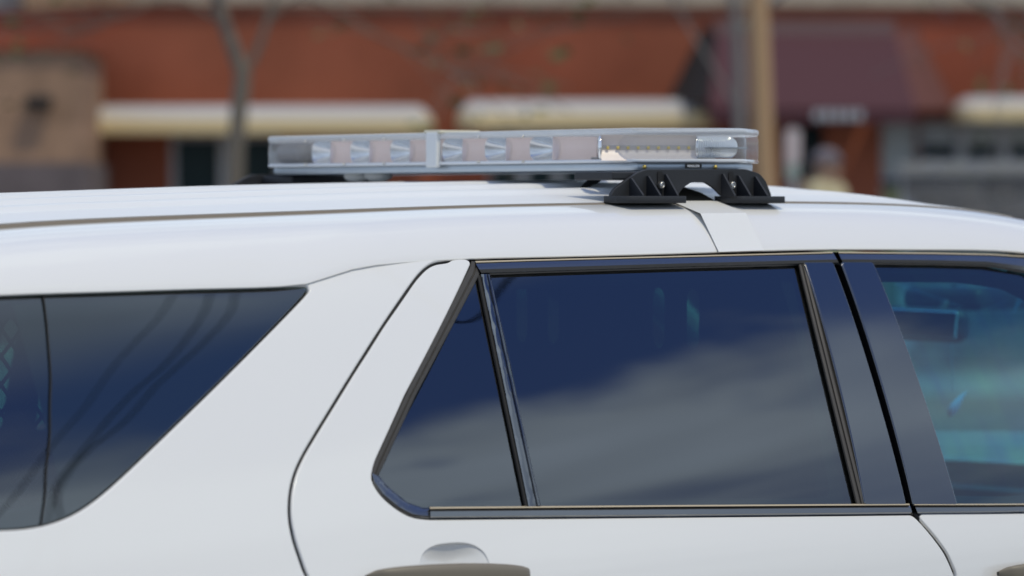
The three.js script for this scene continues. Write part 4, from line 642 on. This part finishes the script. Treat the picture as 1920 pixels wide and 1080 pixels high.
tree('bare_tree', 'grey bare tree standing beside the wooden pole', 27, [{ p: [[1394, 470], [1392, 340], [1386, 240], [1384, 120], [1376, 0], [1360, -160]], r: [0.055, 0.035], tw: 0 }, { p: [[1386, 215], [1345, 140], [1305, 75], [1250, -20], [1190, -140]], r: [0.014, 0.008] }, { p: [[1380, 60], [1480, -20], [1640, -90], [1850, 10]], r: [0.03, 0.01] }, { p: [[1850, 10], [1880, 50], [1905, 90]], r: [0.01, 0.006] }], B.barkGrey, 60, 3);
{ const P = PLACE(1450, 26, BASE), o = group('wooden_pole', 'leaning brown wooden utility pole beside the bare tree', 'pole', P), a = V(0, 0, 0), b = bgp(1404, -350, 26).sub(V(...P)); mesh('shaft', tube([a, a.clone().lerp(b, 0.5), b], 0.078, 20, 16), B.wood, o);
  const c = box(1.6, 0.1, 0.1); c.rotateY(-TH); c.translate(b.x, b.y - 0.4, b.z); mesh('crossarm', c, B.wood, o); for (const s of [-0.7, -0.3, 0.3, 0.7]) mesh('insulator', new THREE.CylinderGeometry(0.03, 0.04, 0.12, 10).translate(b.x + R.x * s, b.y - 0.29, b.z + R.z * s), B.white, o); }
{ const D = 28, P = PLACE(1486, D, BASE), o = group('parking_sign', 'narrow white roadside sign with a pale green lower plate', 'sign', P, -TH); const Y = (py) => by(py, D);
  mesh('post', new THREE.CylinderGeometry(0.022, 0.022, Y(240), 10).translate(0, Y(240) / 2, -0.02), B.frame, o); mesh('plate', at(new RoundedBoxGeometry(0.115, Y(244) - Y(306), 0.006, 2, 0.003), 0, (Y(244) + Y(306)) / 2, 0.012), std(lin(0.62, 0.53, 0.53), 0.6), o); mesh('plate', at(new RoundedBoxGeometry(0.10, Y(308) - Y(336), 0.006, 2, 0.003), -0.005, (Y(308) + Y(336)) / 2, 0.012), std(lin(0.36, 0.43, 0.39), 0.6), o).userData.label = 'pale green lower plate'; }
{ const D = 30.5, P = PLACE(1680, D, BASE), o = group('recycling_bin', 'green bin with a navy lid beside the pale door', 'bin', P, -TH), H = by(347, D);
  mesh('body', at(new RoundedBoxGeometry(0.20, H, 0.2, 2, 0.02), 0, H / 2, 0), std(lin(0.16, 0.18, 0.09), 0.7), o); mesh('lid', at(new RoundedBoxGeometry(0.25, by(334, D) - H, 0.25, 2, 0.02), 0, (by(334, D) + H) / 2, 0), std(lin(0.02, 0.03, 0.06), 0.6), o); }
{ const D = 21, P = PLACE(105, D, 0), o = group('utility_cabinet', 'pale green utility cabinet by the kerb behind the car', 'cabinet', P, -TH), gm = std(lin(0.26, 0.55, 0.47), 0.5); mesh('plinth', box(0.80, 0.08, 0.46, 0, 0.04, 0), B.mortar, o); mesh('body', at(new RoundedBoxGeometry(0.76, 0.74, 0.42, 2, 0.02), 0, 0.45, 0), gm, o); for (const k of [-1, 1]) { const d = mesh('door', at(new RoundedBoxGeometry(0.35, 0.62, 0.02, 2, 0.006), k * 0.18, 0.45, 0.215), gm, o); mesh('handle', box(0.02, 0.10, 0.02, k * 0.04, 0.48, 0.235), M.black, d); } mesh('lid', at(new RoundedBoxGeometry(0.82, 0.05, 0.48, 2, 0.015), 0, 0.835, 0), gm, o); }
{ const D = 19.5, P = PLACE(65, D, 0), o = group('newspaper_box', 'red newspaper box in front of the green cabinet', 'newspaper box', P, -TH); mesh('cabinet', at(new RoundedBoxGeometry(0.42, 0.42, 0.36, 2, 0.02), 0, 0.29, 0), std(lin(0.45, 0.03, 0.04), 0.4), o); mesh('display_window', box(0.32, 0.2, 0.02, 0, 0.36, 0.18), B.pane, o); for (const s of [-1, 1]) mesh('leg', box(0.06, 0.10, 0.30, s * 0.15, 0.05, 0), M.black, o); }

/* people on the forecourt: one continuous body each, clothes and hair as shells */
function person(px, D, label, jacket, trousers, skin, hat, face, h = 1.74) {
  const o = group('person', label, 'person', PLACE(px, D, BASE), -TH + face), s = h / 1.74;
  const J = { head: [0, 1.62, 0.01], chin: [0, 1.545, 0.045], neck: [0, 1.47, -0.01], chest: [0, 1.28, 0], waist: [0, 1.05, 0.01], hip: [0, 0.93, 0] };
  const bones = (sel) => {
    const b = [];
    if (sel === 'skin') b.push(['head', 'chin', 0.098, 0.07], ['chin', 'neck', 0.06, 0.055]);
    if (sel === 'top') { b.push([[0, 1.46, -0.01], 'chest', 0.075, 0.135], [[-0.09, 1.36, 0], [0.09, 1.36, 0], 0.12, 0.12], ['chest', 'waist', 0.155, 0.145], ['waist', 'hip', 0.145, 0.165]); for (const k of [-1, 1]) b.push([[k * 0.17, 1.40, -0.01], [k * 0.245, 1.13, -0.03], 0.07, 0.055], [[k * 0.245, 1.13, -0.03], [k * 0.18, 0.93, 0.12], 0.056, 0.055]); }
    if (sel === 'legs') for (const k of [-1, 1]) b.push([[k * 0.09, 0.90, 0], [k * 0.10, 0.50, 0.02], 0.105, 0.07], [[k * 0.10, 0.50, 0.02], [k * 0.105, 0.10, -0.01], 0.07, 0.05], [[k * 0.105, 0.06, -0.03], [k * 0.12, 0.045, 0.15], 0.05, 0.04]);
    if (sel === 'all') return [...bones('skin'), ...bones('top').map((x) => [x[0], x[1], x[2] - 0.015, x[3] - 0.015]), ...bones('legs').map((x) => [x[0], x[1], x[2] - 0.012, x[3] - 0.012])];
    return b;
  };
  const skinMesh = (name, sel, m, cut) => {
    const N = 84, mc = new MarchingCubes(N, m, false, false, 60000), half = 0.95, cy = 0.88, bs = bones(sel).map(([a, b, r0, r1]) => [V(...(J[a] || a)), V(...(J[b] || b)), r0, r1]), f = mc.field, P = V(0, 0, 0);
    for (let z = 0; z < N; z++) for (let y = 0; y < N; y++) for (let x = 0; x < N; x++) {
      const X = (x - N / 2) / (N / 2) * half * 0.55, Y = (y - N / 2) / (N / 2) * half + cy, Z = (z - N / 2) / (N / 2) * half * 0.35; let d = 9;
      for (const [a, b, r0, r1] of bs) { const ex = b.x - a.x, ey = b.y - a.y, ez = b.z - a.z, t = Math.min(1, Math.max(0, ((X - a.x) * ex + (Y - a.y) * ey + (Z - a.z) * ez) / (ex * ex + ey * ey + ez * ez))); const q = Math.hypot(X - a.x - ex * t, Y - a.y - ey * t, Z - a.z - ez * t) - lerp(r0, r1, t), k = 0.05, hh = Math.max(k - Math.abs(d - q), 0) / k; d = Math.min(d, q) - hh * hh * k * 0.25; }
      f[x + y * N + z * N * N] = -d;
    }
    mc.isolation = 0; mc.update(); const n = mc.count, p = new Float32Array(n * 3); for (let i = 0; i < n; i++) { p[i * 3] = mc.positionArray[i * 3] * half * 0.55 * s; p[i * 3 + 1] = (mc.positionArray[i * 3 + 1] * half + cy) * s; p[i * 3 + 2] = mc.positionArray[i * 3 + 2] * half * 0.35 * s; }
    let g = new THREE.BufferGeometry(); g.setAttribute('position', new THREE.BufferAttribute(p, 3)); g = mergeVertices(g, 1e-4); g.computeVertexNormals(); return mesh(name, g, m, o);
  };
  skinMesh('body', 'all', skin); skinMesh('jacket', 'top', jacket); skinMesh('trousers', 'legs', trousers);
  const hg = new THREE.SphereGeometry(0.112, 24, 14, 0, Math.PI * 2, 0, Math.PI * 0.52).scale(0.95, 0.9, 1.08).translate(0, 1.64, 0.0); const parts = [hg.toNonIndexed()];
  const brim = new THREE.CylinderGeometry(0.085, 0.085, 0.012, 20, 1, false, -1.2, 2.4).translate(0, 1.645, 0.06).toNonIndexed(); parts.push(brim); mesh('cap', mergeGeometries(parts).scale(s, s, s), hat, o);
  const fc = [at(new THREE.SphereGeometry(0.016, 8, 8), 0, 1.60, 0.118), ...[-1, 1].map((k) => at(new THREE.SphereGeometry(0.024, 8, 8).scale(0.4, 1, 0.7), k * 0.098, 1.60, 0.0))]; ['nose', 'ear', 'ear'].forEach((k, i) => mesh(k, fc[i].scale(s, s, s), skin, o));
  const ey = [...[-1, 1].map((k) => at(new THREE.SphereGeometry(0.011, 8, 8), k * 0.035, 1.625, 0.097)), box(0.045, 0.008, 0.01, 0, 1.555, 0.114)]; ['eye', 'eye', 'mouth'].forEach((k, i) => mesh(k, ey[i].scale(s, s, s), M.black, o));
}
person(1549, 29, 'person in a cream jacket and grey cap by the entrance', std(lin(0.50, 0.44, 0.28), 0.9), std(lin(0.05, 0.06, 0.09), 0.9), std(lin(0.40, 0.24, 0.16), 0.6), std(lin(0.17, 0.15, 0.17), 0.9), 0.9, 1.76);
person(1513, 29.6, 'person in a red jacket standing next to the white sign', std(lin(0.30, 0.025, 0.035), 0.9), std(lin(0.18, 0.18, 0.21), 0.9), std(lin(0.36, 0.2, 0.13), 0.6), std(lin(0.02, 0.018, 0.017), 0.9), -0.7, 1.62);

/* overhead service cables on the camera's side of the street: the windows mirror them, the photograph does not show them directly */
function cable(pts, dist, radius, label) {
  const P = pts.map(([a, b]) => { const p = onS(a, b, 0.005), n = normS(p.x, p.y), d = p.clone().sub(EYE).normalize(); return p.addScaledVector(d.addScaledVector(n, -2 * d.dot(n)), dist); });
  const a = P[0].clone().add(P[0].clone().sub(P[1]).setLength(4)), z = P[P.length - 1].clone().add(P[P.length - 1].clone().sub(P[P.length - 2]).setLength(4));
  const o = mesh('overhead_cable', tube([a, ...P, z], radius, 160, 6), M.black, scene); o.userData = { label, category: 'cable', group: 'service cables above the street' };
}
{ const w = []; for (let k = 0; k <= 40; k++) { const t = k / 40, y = lerp(553, 984, t), x = 80 + 16 * Math.sin(Math.PI * Math.pow(t, 0.85)) - 2 * t + 1.6 * Math.sin(t * 23) * t + 10 * Math.max(0, t - 0.9) * 8 * (t - 0.9); w.push(onS(x, y, 0.0028)); } mesh('glass_cord', tube(w, 0.0014, 200, 6), M.black, quarter); }  // thin black cord laid on the outside of the quarter glass
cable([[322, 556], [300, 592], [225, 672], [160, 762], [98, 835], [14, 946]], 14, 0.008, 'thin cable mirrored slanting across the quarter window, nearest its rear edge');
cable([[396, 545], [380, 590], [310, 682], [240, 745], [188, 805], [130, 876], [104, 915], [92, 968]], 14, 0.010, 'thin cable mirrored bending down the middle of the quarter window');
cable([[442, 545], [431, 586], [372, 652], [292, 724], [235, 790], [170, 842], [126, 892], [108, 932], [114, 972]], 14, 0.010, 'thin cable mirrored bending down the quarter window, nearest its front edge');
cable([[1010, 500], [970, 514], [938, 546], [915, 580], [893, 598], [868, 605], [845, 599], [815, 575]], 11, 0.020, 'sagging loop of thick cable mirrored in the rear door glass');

renderer.render(scene, camera);
